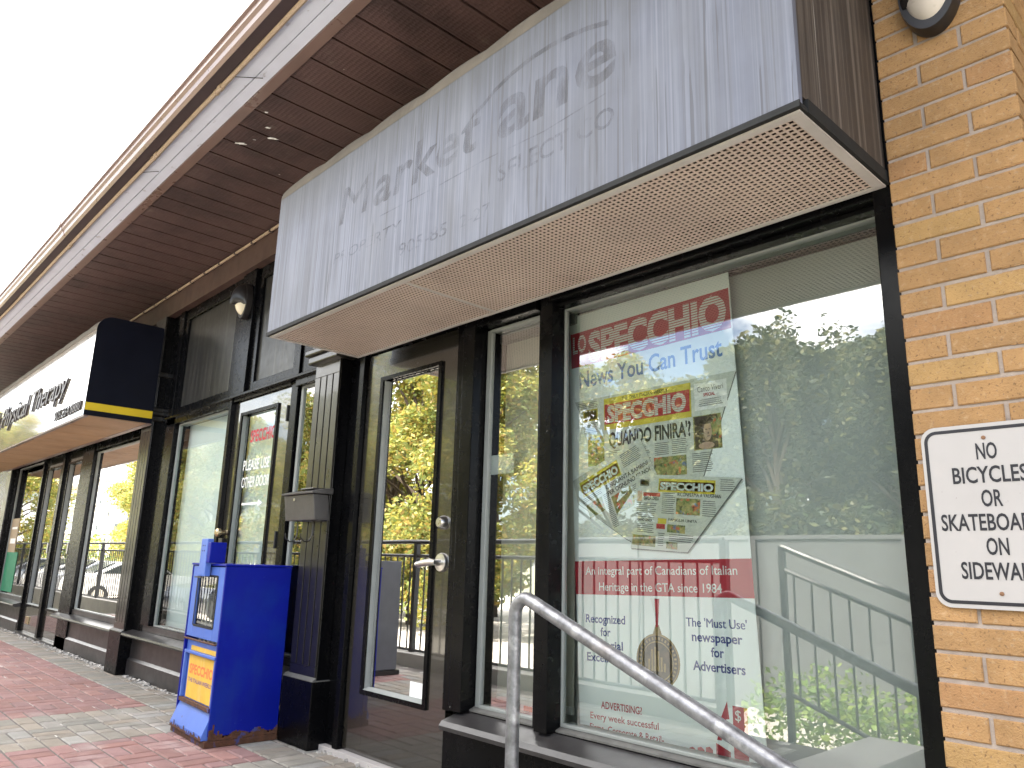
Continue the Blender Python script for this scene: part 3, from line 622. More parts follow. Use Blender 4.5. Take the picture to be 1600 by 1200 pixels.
def newspaper(pts, ang, org, wid, items, name='printed_newspaper'):
    """pts: outline (x,z); items in a local frame at org, rotated ang, x to the right 0..wid, z downwards"""
    n_ = MB(); ca, sa = math.cos(ang), math.sin(ang); lay = items['lay']
    def q(x, z, y): return (org[0] + x * ca + z * sa, y, org[1] + x * sa - z * ca)
    n_.mat('grey_print'); n_.poly([(p[0], BY - 0.0004 - lay * 0.0032, p[1]) for p in [(p[0] + 0.003, p[1] - 0.004) for p in pts]])
    n_.mat('newsprint'); n_.poly([(p[0], BY - 0.0007 - lay * 0.0032, p[1]) for p in pts])
    y1 = BY - 0.0012 - lay * 0.0032; y2 = y1 - 0.0006; y3 = y1 - 0.0012
    for mname, x0, x1, z0, z1 in items.get('rect', ()):
        n_.mat(mname); n_.quad(q(x0, z1, y1), q(x1, z1, y1), q(x1, z0, y1), q(x0, z0, y1))
    for mname, s, x0, x1, z, h_, bo in items.get('text', ()):
        n_.mat(mname); a = q(x0, z, y2); text(n_, s, a[0], a[0] + (x1 - x0), a[2], h_, y2, bo, rot=ang)
    for x0, x1, z0, z1 in items.get('lines', ()):
        n_.mat('grey_print'); z = z0
        while z < z1:
            xe = x1 - random.uniform(0, 0.15) * (x1 - x0); n_.quad(q(x0, z + 0.0028, y1), q(xe, z + 0.0028, y1), q(xe, z, y1), q(x0, z, y1)); z += 0.0075
    if 'face' in items:
        fx, fz, r_ = items['face']; n_.mat('hair_print'); n_.quad(q(fx - 1.3 * r_, fz + 1.75 * r_, y2 + 0.0002), q(fx + 1.3 * r_, fz + 1.75 * r_, y2 + 0.0002), q(fx + 1.3 * r_, fz - 1.5 * r_, y2 + 0.0002), q(fx - 1.3 * r_, fz - 1.5 * r_, y2 + 0.0002))
        for mname, dx, dz, rx_, rz_, yy in (('photo_print', 0.9, -0.4, 0.5, 1.0, y2), ('skin_shade', 0.0, 0.05, 0.66, 1.05, y3), ('skin_print', 0.2, 0.05, 0.46, 0.95, y3 - 0.0003), ('skin_shade', 0.05, -0.12, 0.15, 0.07, y3 - 0.0006), ('skin_shade', 0.42, -0.12, 0.13, 0.06, y3 - 0.0006), ('skin_shade', 0.26, 0.24, 0.09, 0.12, y3 - 0.0006), ('skin_shade', 0.25, 0.56, 0.17, 0.05, y3 - 0.0006), ('skin_print', 0.0, 1.45, 0.9, 0.35, y3), ('hair_print', -0.55, 0.1, 0.24, 1.15, y3 - 0.0008), ('hair_print', 0.1, -0.95, 0.75, 0.3, y3 - 0.0008)):
            n_.mat(mname); n_.poly([q(fx + r_ * (dx + rx_ * math.cos(t_)), fz + r_ * (dz + rz_ * math.sin(t_)), yy) for t_ in [2 * math.pi * i / 20 for i in range(20)]][::-1])
    part(n_, name, ban)
def masthead_items(x0, x1, z0, z1):
    h_ = z1 - z0; it = [('yellow_print', x0, x1, z0 - h_ * 0.28, z1 + h_ * 0.22), ('red_print', x0 + 0.004, x1 - 0.004, z0, z1)]
    return it
R1 = masthead_items(0.165, 0.595, 0.035, 0.125)
newspaper([(-2.19, 1.70), (-1.40, 1.712), (-1.555, 1.325), (-1.85, 1.33), (-2.03, 1.39)], 0.012, (-2.19, 1.70), 0.79, dict(lay=0,
    rect=R1[:1] + [('photo_print', 0.075, 0.165, 0.165, 0.29), ('photo_print', 0.415, 0.565, 0.285, 0.36), ('yellow_print', 0.05, 0.13, 0.045, 0.095), ('newsprint', 0.056, 0.124, 0.05, 0.09), ('white_paper', 0.61, 0.75, 0.02, 0.125), ('photo_print', 0.60, 0.72, 0.145, 0.275)],
    text=[('black_print', 'THE ONLY ITALIAN WEEKLY', 0.26, 0.49, 0.029, 0.014, 0.02), ('black_print', "QUANDO FINIRA'?", 0.19, 0.59, 0.215, 0.056, 0.03), ('grey_print', 'Canto Viveri', 0.625, 0.735, 0.055, 0.022, 0.0), ('red_print', 'SPECIAL', 0.65, 0.70, 0.074, 0.012, 0.03)],
    lines=[(0.19, 0.40, 0.235, 0.36), (0.42, 0.49, 0.228, 0.28), (0.50, 0.575, 0.222, 0.28), (0.59, 0.68, 0.285, 0.36), (0.02, 0.14, 0.012, 0.035), (0.055, 0.13, 0.105, 0.15), (0.63, 0.735, 0.085, 0.115)], face=(0.655, 0.205, 0.038)))
mh2 = MB(); mh2.mat('red_print'); a_ = 0.012
def pq(x, z, y): return (-2.19 + x, y, 1.70 + x * a_ - z)
mh2.quad(pq(0.17, 0.122, BY - 0.0025), pq(0.59, 0.122, BY - 0.0025), pq(0.59, 0.036, BY - 0.0025), pq(0.17, 0.036, BY - 0.0025))
mh2.mat('newsprint'); p0 = pq(0.185, 0.112, BY - 0.003); text(mh2, 'SPECCHIO', p0[0], p0[0] + 0.39, p0[2], 0.066, BY - 0.003, 0.05, rot=a_)
mh2.mat('red_print')
for i in range(9): z_ = 0.046 + i * 0.0075; mh2.quad(pq(0.18, z_ + 0.002, BY - 0.0034), pq(0.585, z_ + 0.002, BY - 0.0034), pq(0.585, z_, BY - 0.0034), pq(0.18, z_, BY - 0.0034))
part(mh2, 'masthead', ban)
R2 = masthead_items(0.03, 0.25, 0.04, 0.085)
newspaper([(-2.195, 1.355), (-1.838, 1.508), (-1.757, 1.355), (-1.80, 1.30), (-1.885, 1.10), (-1.91, 1.11), (-2.165, 1.258)], 0.40, (-2.197, 1.356), 0.39, dict(lay=1,
    rect=R2 + [('photo_print', 0.165, 0.27, 0.155, 0.235), ('photo_print', 0.03, 0.12, 0.13, 0.19)],
    text=[('newsprint', 'SPECCHIO', 0.04, 0.24, 0.08, 0.032, 0.05), ('black_print', 'CINQUANTA BAMBINI', 0.155, 0.385, 0.118, 0.018, 0.015), ('black_print', 'PER OGNUNO DI NOI', 0.155, 0.385, 0.145, 0.018, 0.015)],
    lines=[(0.02, 0.14, 0.10, 0.12), (0.28, 0.36, 0.16, 0.26), (0.13, 0.16, 0.13, 0.28), (0.27, 0.37, 0.02, 0.075)]))
R3 = masthead_items(0.11, 0.36, 0.024, 0.058)
newspaper([(-1.85, 1.362), (-1.39, 1.318), (-1.625, 1.06), (-1.885, 1.074)], -0.09, (-1.853, 1.362), 0.46, dict(lay=2,
    rect=R3 + [('grey_print', 0.022, 0.065, 0.02, 0.045), ('newsprint', 0.026, 0.061, 0.024, 0.041), ('skin_print', 0.012, 0.035, 0.065, 0.105), ('red_print', 0.04, 0.12, 0.07, 0.084), ('photo_print', 0.195, 0.30, 0.085, 0.145), ('yellow_print', 0.115, 0.155, 0.165, 0.185), ('red_print', 0.11, 0.15, 0.186, 0.205), ('photo_print', 0.16, 0.24, 0.185, 0.215), ('photo_print', 0.0, 0.11, 0.235, 0.275), ('photo_print', 0.16, 0.21, 0.25, 0.275)],
    text=[('newsprint', 'SPECCHIO', 0.118, 0.352, 0.055, 0.026, 0.05), ('black_print', 'RICONFERMA A VAUGHAN', 0.20, 0.385, 0.078, 0.014, 0.015), ('black_print', 'DANZA LORELA', 0.045, 0.115, 0.098, 0.012, 0.03), ('black_print', 'GIORNO SENZA', 0.01, 0.09, 0.180, 0.009, 0.03), ('black_print', 'FAMIGLIA UNITA', 0.165, 0.29, 0.172, 0.010, 0.03)],
    lines=[(0.13, 0.19, 0.068, 0.15), (0.31, 0.37, 0.09, 0.145), (0.01, 0.11, 0.11, 0.165), (0.02, 0.10, 0.19, 0.225), (0.17, 0.28, 0.22, 0.245), (0.12, 0.15, 0.22, 0.27), (0.38, 0.44, 0.01, 0.05)]))
bd = MB(); bd.mat('red_print'); brect(bd, -0.002, 1.002, 0.894, 1.026, Y1); bd.mat('white_print')
btext(bd, 'An integral part of Canadians of Italian', 0.07, 0.93, 0.972, 0.032, Y2, 0.004); btext(bd, 'Heritage in the GTA since 1984', 0.155, 0.85, 0.91, 0.032, Y2, 0.004); part(bd, 'slogan_band', ban)
sg = MB(); sg.mat('blue_print')
for i, (s, c_, hw) in enumerate((('Recognized', 0.185, 0.125), ('for', 0.185, 0.032), ('Editorial', 0.185, 0.105), ('Excellence', 0.185, 0.125))): btext(sg, s, c_ - hw, c_ + hw, 0.786 - 0.0485 * i, 0.031, Y1, 0.024)
part(sg, 'slogan', ban); sg = MB(); sg.mat('blue_print')
for i, (s, c_, hw) in enumerate((("The 'Must Use'", 0.805, 0.15), ('newspaper', 0.805, 0.125), ('for', 0.805, 0.032), ('Advertisers', 0.805, 0.128))): btext(sg, s, c_ - hw, c_ + hw, 0.792 - 0.0485 * i, 0.031, Y1, 0.024)
part(sg, 'slogan', ban); sg = MB(); sg.mat('red_print'); btext(sg, 'ADVERTISING?', 0.14, 0.385, 0.470, 0.026, Y1, 0.014); btext(sg, 'Every week successful', 0.07, 0.475, 0.428, 0.024, Y1, 0.012); btext(sg, 'Firms -Corporate & Retail-', 0.065, 0.50, 0.386, 0.024, Y1, 0.012)
part(sg, 'slogan', ban)
md = MB(); cx, cz = -1.77, 0.667
def disc(mb, rx_, rz_, y, n=36, cx=cx, cz=cz): mb.poly([(cx + rx_ * math.cos(2 * math.pi * i / n), y, cz + rz_ * math.sin(2 * math.pi * i / n)) for i in range(n)])
md.mat('gold_print'); disc(md, 0.098, 0.097, Y1); md.mat('bronze_print'); disc(md, 0.091, 0.090, Y2); md.mat('gold_print'); disc(md, 0.070, 0.070, Y3); md.mat('bronze_print'); disc(md, 0.066, 0.066, Y4)
md.mat('gold_print')
for i, hh in enumerate((0.04, 0.075, 0.085, 0.07, 0.05, 0.03)): x_ = cx - 0.042 + i * 0.014; md.quad((x_, Y4 - 0.0005, cz - 0.035), (x_ + 0.009, Y4 - 0.0005, cz - 0.035), (x_ + 0.009, Y4 - 0.0005, cz - 0.035 + hh), (x_, Y4 - 0.0005, cz - 0.035 + hh))
for i in range(34):                                   # lettering round the rim as small ticks
    a = 2 * math.pi * i / 34; ca, sa = math.cos(a), math.sin(a)
    md.quad(*[(cx + ca * r_ - sa * w_, Y3, cz + sa * r_ + ca * w_) for r_, w_ in ((0.075, -0.004), (0.085, -0.004), (0.085, 0.003), (0.075, 0.003))])
md.poly([(cx - 0.02, Y1, cz + 0.095), (cx + 0.02, Y1, cz + 0.095), (cx + 0.008, Y1, cz + 0.128), (cx - 0.008, Y1, cz + 0.128)])
md.mat('red_print'); md.poly([(cx - 0.006, Y2, cz + 0.12), (cx + 0.004, Y2, cz + 0.12), (cx + 0.012, Y2, cz + 0.222), (cx - 0.010, Y2, cz + 0.222)]); md.mat('white_print').poly([(cx - 0.006, Y2, cz + 0.15), (cx - 0.002, Y2, cz + 0.14), (cx - 0.012, Y2, cz + 0.222), (cx - 0.03, Y2, cz + 0.222)])
part(md, 'printed_medal', ban)
ch = MB(); ch.mat('red_print')
ch.quad((-1.467, Y1, 0.37), (-1.413, Y1, 0.37), (-1.412, Y1, 0.556), (-1.467, Y1, 0.557))
for i in range(4): x_ = -1.675 + i * 0.033; ch.poly([(x_, Y1, 0.37), (x_ + 0.028, Y1, 0.37), (x_ + 0.028, Y1, 0.386 + 0.006 * i), (x_ + 0.015, Y1, 0.395 + 0.006 * i), (x_, Y1, 0.39 + 0.006 * i)])
ch.poly([(-1.535, Y1, 0.37), (-1.48, Y1, 0.37), (-1.48, Y1, 0.41), (-1.535, Y1, 0.43)])
ch.poly([(-1.53, Y2, 0.44), (-1.513, Y2, 0.44), (-1.492, Y2, 0.51), (-1.507, Y2, 0.512)]); ch.poly([(-1.515, Y2, 0.507), (-1.48, Y2, 0.512), (-1.487, Y2, 0.568)])
ch.mat('white_print'); text(ch, '$', -1.458, -1.436, 0.512, 0.034, Y2)
for i in range(4): text(ch, '$', -1.668 + i * 0.033, -1.655 + i * 0.033, 0.373, 0.015, Y2)
part(ch, 'printed_chart', ban)

# ================================================================== BRICK PIER
bw = MB(); X0, X1 = -0.742, -0.397; PIT = 0.0695; LEN = 0.2205; HL = 0.1055; JT = 0.0105
bw.mat('mortar').box(X0 + 0.003, X1 - 0.006, 0.006, 2.6, -0.9, 3.39); bw.mat('brick')
def bcol():
    j = random.uniform(0.93, 1.06); q = random.random()
    c = (0.395, 0.222, 0.092) if q < 0.76 else ((0.41, 0.245, 0.095) if q < 0.9 else (0.385, 0.205, 0.088))
    return tuple(k_ * j for k_ in c)
zb0 = 1.0 + 0.6729 * 2.2 - 70 * PIT + 0.005
i = 0; z = zb0
while z < 3.35:
    odd = i % 2
    spans = [(X0, X0 + HL), (X0 + HL + JT, X1)] if odd else [(X0, X0 + LEN), (X0 + LEN + JT, X1)]
    for (a, b_) in spans:
        bw.t = bcol(); e1, e2, e3 = [random.uniform(-0.0015, 0.0015) for _ in range(3)]
        bw.chbox(a + e1, b_ + e2 * 0.3, random.uniform(-0.001, 0.0015), 0.09, z + e3, z + PIT - JT + e3 * 0.5, 0.003, '-y')
    yy = 0.11 + JT if odd else LEN * 0.0 + 0.0 + 0.1055 + JT    # return face
    y0 = 0.002
    ends = [(y0, y0 + (HL if not odd else LEN))]; yq = ends[0][1] + JT
    while yq < 2.5: ends.append((yq, yq + LEN)); yq += LEN + JT
    for (a, b_) in ends:
        bw.t = bcol(); bw.chbox(X1 - 0.09, X1 + random.uniform(-0.001, 0.001), a, b_, z, z + PIT - JT, 0.003, '+x')
    z += PIT; i += 1
bw.t = (1, 1, 1)
tag(bw.build('brick_pier', origin=(-0.57, 1.2, -0.9)), 'orange-buff brick pier with pale mortar joints right of the display window', 'brick wall')

# ---- bulkhead lamps: oval body, dark eyelid hood over the upper half
def bulkhead(cx, y0, zc, w_, h_, d_, lens, label):
    t_ = thing('wall_lamp', (cx, y0, zc), label, 'lamp', 'hooded oval wall lamps')
    b = MB(); b.mat('black_plastic').lathe([(1.0, 0), (1.0, 0.03), (0.96, 0.045), (0.84, 0.045)], (cx, y0, zc), n=40, sx=w_ / 2, sz=h_ / 2); part(b, 'body', t_, smooth=True)
    prof = [(0.84 * math.cos(a), d_ * 0.62 * math.sin(a) + 0.02) for a in [R(k_) for k_ in (0, 15, 30, 45, 60, 75, 88)]]
    l_ = MB(); l_.mat(lens).lathe(prof, (cx, y0, zc), n=40, sx=w_ / 2, sz=h_ / 2); part(l_, 'lens', t_, smooth=True)
    hd = MB(); hd.mat('black_plastic'); vs = []; n1, n2 = 20, 10
    for i_ in range(n1 + 1):
        a = math.pi * i_ / n1
        for j_ in range(n2 + 1):
            e = (math.pi / 2) * j_ / n2
            vs.append((cx + w_ / 2 * 0.95 * math.cos(a) * math.cos(e), y0 - 0.03 - d_ * 0.85 * math.sin(e) * (0.35 + 0.65 * math.sin(a) ** 0.5 if math.sin(a) > 0 else 0.35), zc - 0.045 + (h_ / 2 + 0.04) * math.sin(a) * math.cos(e)))
    q = n2 + 1; hd.add(vs, [(i_ * q + j_, (i_ + 1) * q + j_, (i_ + 1) * q + j_ + 1, i_ * q + j_ + 1) for i_ in range(n1) for j_ in range(n2)])
    part(hd, 'hood', t_, smooth=True); return t_
bulkhead(-0.572, -0.002, 2.69, 0.165, 0.29, 0.10, 'white_lens', 'black hooded oval lamp with white lens on the brick pier')
bulkhead(-5.50, 0.088, 2.93, 0.17, 0.29, 0.13, 'cream_lens', 'black hooded lamp with cream lens high on the black post beside the big grey sign')

# ---- regulatory sign on the brick pier
sgn = thing('sidewalk_sign', (-0.568, -0.004, 0.92), 'white NO BICYCLES OR SKATEBOARDS ON SIDEWALK sign bolted to the brick pier', 'sign')
def rrect(x0, x1, z0, z1, r_, y, n=8):
    P = []
    for cx_, cz_, a0 in ((x1 - r_, z1 - r_, 0), (x0 + r_, z1 - r_, 90), (x0 + r_, z0 + r_, 180), (x1 - r_, z0 + r_, 270)):
        for k_ in range(n + 1): a = R(a0 + 90 * k_ / n); P.append((cx_ + r_ * math.cos(a), y, cz_ + r_ * math.sin(a)))
    return P
sx0, sx1, sz0, sz1 = -0.722, -0.417, 0.923, 1.386
pl = MB(); pl.mat('white_enamel').prism(rrect(sx0, sx1, sz0, sz1, 0.036, -0.009), (0, 0.004, 0)); part(pl, 'plate', sgn)
bo = MB(); bo.mat('black_print'); a = rrect(sx0 + 0.008, sx1 - 0.008, sz0 + 0.010, sz1 - 0.010, 0.030, -0.0098); b_ = rrect(sx0 + 0.0165, sx1 - 0.0165, sz0 + 0.0185, sz1 - 0.0185, 0.022, -0.0098)
n = len(a); bo.add(a + b_, [(i, (i + 1) % n, n + (i + 1) % n, n + i) for i in range(n)])
part(bo, 'border', sgn)
tx = MB(); tx.mat('black_print'); cxs = (sx0 + sx1) / 2
for i, (s, hw) in enumerate((('NO', 0.0235), ('BICYCLES', 0.084), ('OR', 0.0235), ('SKATEBOARDS', 0.122), ('ON', 0.0245), ('SIDEWALK', 0.087))):
    text(tx, s, cxs - hw, cxs + hw, 1.2945 - 0.0598 * i, 0.041, -0.0100, bold=0.017)
part(tx, 'lettering', sgn)
for zz in (1.349, 0.9615):
    q = MB(); q.mat('rusty_bolt').lathe([(0.0052, 0), (0.005, 0.002), (0.003, 0.0028)], (cxs - 0.003, -0.009, zz), n=16); part(q, 'bolt', sgn, smooth=True)

# ================================================================== THE BIG GREY SIGN
bs = thing('sign_box', (-2.23, 0.0, 2.147), 'weathered grey box sign with ghosts of removed lettering above the glazed door', 'sign', None)
BX0, BX1, BZ = -3.695, -0.752, 2.150
def nose(y0=-0.54, zt=3.05, r_=0.13, n=8): return [(y0 + r_ - r_ * math.cos(R(90 * k_ / n)), zt - r_ + r_ * math.sin(R(90 * k_ / n))) for k_ in range(n + 1)]
fp = MB(); fp.mat('sign_grey').box(BX0, BX1, -0.54, -0.52, BZ, 2.925); part(fp, 'face_panel', bs)
NZ = nose()
tp = MB(); tp.mat('canvas_edge'); segs = 72; vs = []; fs = []; PN = NZ + [(-0.2, 3.06), (0.0, 3.06)]; nq = len(PN)
for i in range(segs + 1):
    x_ = BX0 + (BX1 - BX0) * i / segs; ph = (i / segs) * 7.0; sag = 0.016 * abs(math.sin(math.pi * ph)) ** 0.7 - 0.008
    for j, (yy, zz) in enumerate(PN): w_ = min(j / 4, 1); vs.append((x_, yy - 0.001, zz + sag * w_))
tp.add(vs, [(i * nq + j, (i + 1) * nq + j, (i + 1) * nq + j + 1, i * nq + j + 1) for i in range(segs) for j in range(nq - 1)])
part(tp, 'canvas_top', bs, smooth=True)
for xe0, xe1 in ((BX0 + 0.001, BX0 + 0.012), (BX1 - 0.012, BX1 - 0.001)):
    ep = MB(); ep.mat('sign_end_brown').prism_x([(0.015, 3.055), (0.015, BZ + 0.03), (-0.519, BZ + 0.03), (-0.519, 2.925)] + [(p[0] + 0.012, p[1] - 0.004) for p in NZ], xe0, xe1); part(ep, 'end_panel', bs)
ed = MB(); ed.mat('dark_gap'); ed.box(BX0 - 0.004, BX1 + 0.004, -0.544, -0.50, BZ - 0.012, BZ - 0.0005); ed.box(BX0 - 0.004, BX1 + 0.004, -0.546, -0.5405, BZ - 0.0125, BZ + 0.006)
ed.box(BX1 - 0.02, BX1 + 0.006, -0.50, 0.02, BZ - 0.012, BZ + 0.028); ed.box(BX0 - 0.006, BX0 + 0.02, -0.50, 0.02, BZ - 0.012, BZ + 0.028); part(ed, 'edge_trim', bs)
gf = MB(); gf.mat('grille_frame'); zf = BZ - 0.016
gf.box(BX0 + 0.01, BX1 - 0.004, -0.530, -0.506, zf - 0.002, BZ - 0.0125); gf.box(BX0 + 0.01, BX1 - 0.004, -0.002, 0.016, zf - 0.002, BZ - 0.0125)
gf.box(BX1 - 0.034, BX1 - 0.0045, -0.5055, -0.0025, zf - 0.002, BZ - 0.0125); gf.box(BX0 + 0.0105, BX0 + 0.03, -0.5055, -0.0025, zf - 0.002, BZ - 0.0125)
gf.box(-2.50, -2.485, -0.5055, -0.0025, zf - 0.002, BZ - 0.0125)
part(gf, 'grille_frame', bs)
gr = MB(); gr.mat('grille'); pit = 0.0195; x_ = BX0 + 0.036
while x_ < BX1 - 0.036: gr.box(x_, x_ + 0.0068, -0.505, -0.003, BZ - 0.013, BZ - 0.0105); x_ += pit
y_ = -0.502
while y_ < -0.006: gr.box(BX0 + 0.031, BX1 - 0.035, y_, y_ + 0.0068, BZ - 0.0131, BZ - 0.0106); y_ += pit
gr.mat('grille_back').box(BX0 + 0.03, BX1 - 0.034, -0.505, -0.003, BZ + 0.06, BZ + 0.066)
part(gr, 'grille', bs)
gl = MB(); gl.mat('ghost_letter'); GY = -0.5406
text(gl, 'M', -3.03, -2.765, 2.552, 0.19, GY, 0.0, 0.12); text(gl, 'arket', -2.735, -2.0, 2.552, 0.19, GY, 0.018, 0.12, spacing=1.04); text(gl, 'ane', -1.90, -1.335, 2.533, 0.225, GY, 0.022, 0.05, spacing=1.04)
def arc(mb, P, w_, y):
    for (a, b_) in zip(P[:-1], P[1:]): mb.quad((a[0], y, a[1] - w_), (b_[0], y, b_[1] - w_), (b_[0], y, b_[1] + w_), (a[0], y, a[1] + w_))
arc(gl, [(-2.06, 2.70), (-1.99, 2.72), (-1.925, 2.752), (-1.83, 2.778), (-1.73, 2.79), (-1.63, 2.79), (-1.54, 2.78), (-1.45, 2.762), (-1.365, 2.735)], 0.010, GY - 0.0003)
part(gl, 'ghost_lettering', bs)
gl = MB(); gl.mat('ghost_faint'); text(gl, 'PROPERTY', -3.05, -2.50, 2.362, 0.05, GY, 0.0, 0.1); text(gl, '905-85', -2.505, -2.18, 2.243, 0.056, GY, 0.005); text(gl, '2-27', -2.10, -1.93, 2.243, 0.05, GY, 0.0)
text(gl, 'SELECT CO', -1.89, -1.345, 2.355, 0.07, GY, 0.01); arc(gl, [(-2.674, 2.484), (-2.244, 2.476), (-1.971, 2.478), (-1.653, 2.462), (-1.378, 2.478)], 0.0025, GY - 0.0003)
arc(gl, [(-1.92, 2.15), (-1.92, 2.74)], 0.0, GY); part(gl, 'ghost_small_lettering', bs)

# ================================================================== THE NEIGHBOUR'S SIGN
ns = thing('sign_box', (-10.3, 0.0, 2.147), 'glossy white box sign reading Physical Therapy with a navy end above the neighbouring shop', 'sign')
NX0, NX1 = -13.3, -7.155
q = MB(); q.mat('white_gloss').box(NX0, NX1, -0.54, -0.52, 2.15, 2.925); part(q, 'face_panel', ns)
q = MB(); q.mat('canvas_edge'); vs = []; nq = len(PN)
segs = 120
for i in range(segs + 1):
    x_ = NX0 + (NX1 - NX0) * i / segs; sag = 0.014 * abs(math.sin(math.pi * i / segs * 14)) ** 0.7 - 0.007
    for j, (yy, zz) in enumerate(PN): w_ = min(j / 4, 1); vs.append((x_, yy - 0.001, zz + sag * w_))
q.add(vs, [(i * nq + j, (i + 1) * nq + j, (i + 1) * nq + j + 1, i * nq + j + 1) for i in range(segs) for j in range(nq - 1)]); part(q, 'canvas_top', ns, smooth=True)
for xe in (NX0 + 0.002, NX1 - 0.012):
    q = MB(); q.mat('navy_vinyl').prism_x([(0.02, 3.05), (0.02, 2.15), (-0.5395, 2.15), (-0.5395, 2.92)] + NZ[1:], xe, xe + 0.014); eo = part(q, 'end_panel', ns)
q = MB(); q.mat('yellow_band').box(NX1 + 0.0025, NX1 + 0.004, -0.536, 0.015, 2.195, 2.262); part(q, 'stripe', ns)
q = MB(); q.mat('brown_gloss').box(NX0, NX1, -0.535, -0.50, 2.138, 2.149); q.mat('brown_gloss').box(NX0, NX1, -0.03, 0.02, 2.138, 2.149); part(q, 'edge_trim', ns)
q = MB(); q.mat('tan_board'); x_ = NX1
while x_ > NX0: q.box(x_ - 0.60, x_ - 0.006, -0.499, -0.031, 2.143, 2.149); x_ -= 0.606
q.mat('worn_trim').box(NX0, NX1, -0.499, -0.031, 2.1495, 2.153); part(q, 'underside_board', ns)
q = MB(); q.mat('letter_dark'); text(q, 'Park Physical Therapy', -11.72, -7.83, 2.435, 0.225, -0.556, 0.0, 0.22, thick=0.012); part(q, 'lettering', ns); q = MB(); q.mat('letter_dark'); text(q, '905.264.8880', -8.14, -7.255, 2.205, 0.088, -0.552, 0.0, 0.12, thick=0.009); part(q, 'lettering', ns)

# ================================================================== MAILBOX, NEWSPAPER BOX, HANDRAIL
mbx = thing('mailbox', (-4.08, 0.0, 1.21), 'black wall mailbox with a sloping lid and hooks on the fluted pilaster', 'mailbox')
q = MB(); q.mat('mailbox_paint').prism([(-4.255, -0.055, 1.215), (-3.905, -0.055, 1.215), (-3.905, -0.075, 1.36), (-4.255, -0.075, 1.36)], (0, 0.095, 0)); part(q, 'body', mbx, bevel=0.004)
q = MB(); q.mat('mailbox_paint').prism_x([(-0.088, 1.362), (-0.09, 1.372), (-0.02, 1.39), (0.042, 1.398), (0.042, 1.362)], -4.268, -3.89); q.box(-4.15, -4.0, -0.03, 0.04, 1.396, 1.404); part(q, 'lid', mbx, bevel=0.003)
q = MB(); q.mat('chrome').lathe([(0.009, 0), (0.008, 0.004)], (-4.13, -0.072, 1.335), n=14); part(q, 'lock', mbx)
for hx in (-4.20, -4.02):
    q = MB(); q.mat('black_plastic').tube([(hx, 0.0, 1.22), (hx, 0.0, 1.13), (hx, -0.015, 1.10), (hx, -0.045, 1.095), (hx, -0.07, 1.115), (hx, -0.075, 1.14)], 0.004, 8); part(q, 'hook', mbx, smooth=True)

npb = thing('newspaper_box', (-4.555, -0.16, 0.0), 'worn blue newspaper vending box with rusty foot beside the fluted pilaster', 'newspaper box'); npb.rotation_euler = (0, 0, R(-2.6))
NB = MB()
def nb(mb, name, **k):                # local coordinates: front at y=-.195, x -.28...28
    mb.v = [(p[0] - 4.555, p[1] - 0.16, p[2]) for p in mb.v]; return part(mb, name, npb, **k)
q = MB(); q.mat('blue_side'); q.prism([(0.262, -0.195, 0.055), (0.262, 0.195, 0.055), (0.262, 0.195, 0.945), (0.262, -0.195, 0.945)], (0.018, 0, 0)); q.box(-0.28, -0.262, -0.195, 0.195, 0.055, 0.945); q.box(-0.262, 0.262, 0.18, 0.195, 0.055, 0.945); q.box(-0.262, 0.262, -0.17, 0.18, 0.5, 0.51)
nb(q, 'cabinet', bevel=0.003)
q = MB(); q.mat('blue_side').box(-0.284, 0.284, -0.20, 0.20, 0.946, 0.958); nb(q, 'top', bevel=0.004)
q = MB(); q.mat('blue_front')
q.box(-0.26, -0.165, -0.192, -0.175, 0.535, 0.94); q.box(0.165, 0.26, -0.192, -0.175, 0.535, 0.94); q.box(-0.164, 0.164, -0.192, -0.175, 0.535, 0.605); q.box(-0.164, 0.164, -0.192, -0.175, 0.885, 0.94)
do = nb(q, 'door', bevel=0.003)
q = MB(); q.mat('dark_gap').box(-0.172, -0.158, -0.1945, -0.1925, 0.60, 0.89).box(0.158, 0.172, -0.1945, -0.1925, 0.60, 0.89).box(-0.157, 0.157, -0.1945, -0.1925, 0.595, 0.608).box(-0.157, 0.157, -0.1945, -0.1925, 0.882, 0.893); nb(q, 'gasket')
q = MB(); q.mat('glass').quad((-0.165, -0.184, 0.605), (0.165, -0.184, 0.605), (0.165, -0.184, 0.885), (-0.165, -0.184, 0.885)); q.mat('glass_back').quad((-0.165, -0.180, 0.605), (-0.165, -0.180, 0.885), (0.165, -0.180, 0.885), (0.165, -0.180, 0.605)); nb(q, 'window_pane')
q = MB(); q.mat('paper_edge')
for i in range(9): x_ = -0.13 + i * 0.034; q.box(x_, x_ + 0.027, -0.16 + 0.01 * (i % 2), -0.10, 0.515, 0.78 - 0.012 * i)
nb(q, 'stacked_papers', bevel=0.003)
q = MB(); q.mat('dark_gap').box(-0.26, 0.26, -0.09, -0.08, 0.515, 0.94); nb(q, 'inner_back')
q = MB(); q.mat('rust').tube([(-0.255, -0.2, 0.522), (0.255, -0.2, 0.522)], 0.006, 8); nb(q, 'hinge')
q = MB(); q.mat('blue_front'); q.box(-0.26, 0.26, -0.178, -0.165, 0.18, 0.515); q.box(-0.235, 0.262, -0.2, -0.179, 0.442, 0.458); q.box(-0.235, -0.215, -0.2, -0.179, 0.195, 0.441); q.box(0.24, 0.26, -0.192, -0.179, 0.195, 0.441); nb(q, 'front_panel', bevel=0.003)
q = MB(); q.mat('placard_yellow').box(-0.18, 0.238, -0.183, -0.1795, 0.2, 0.44); q.box(-0.17, 0.238, -0.183, -0.1795, 0.46, 0.485)
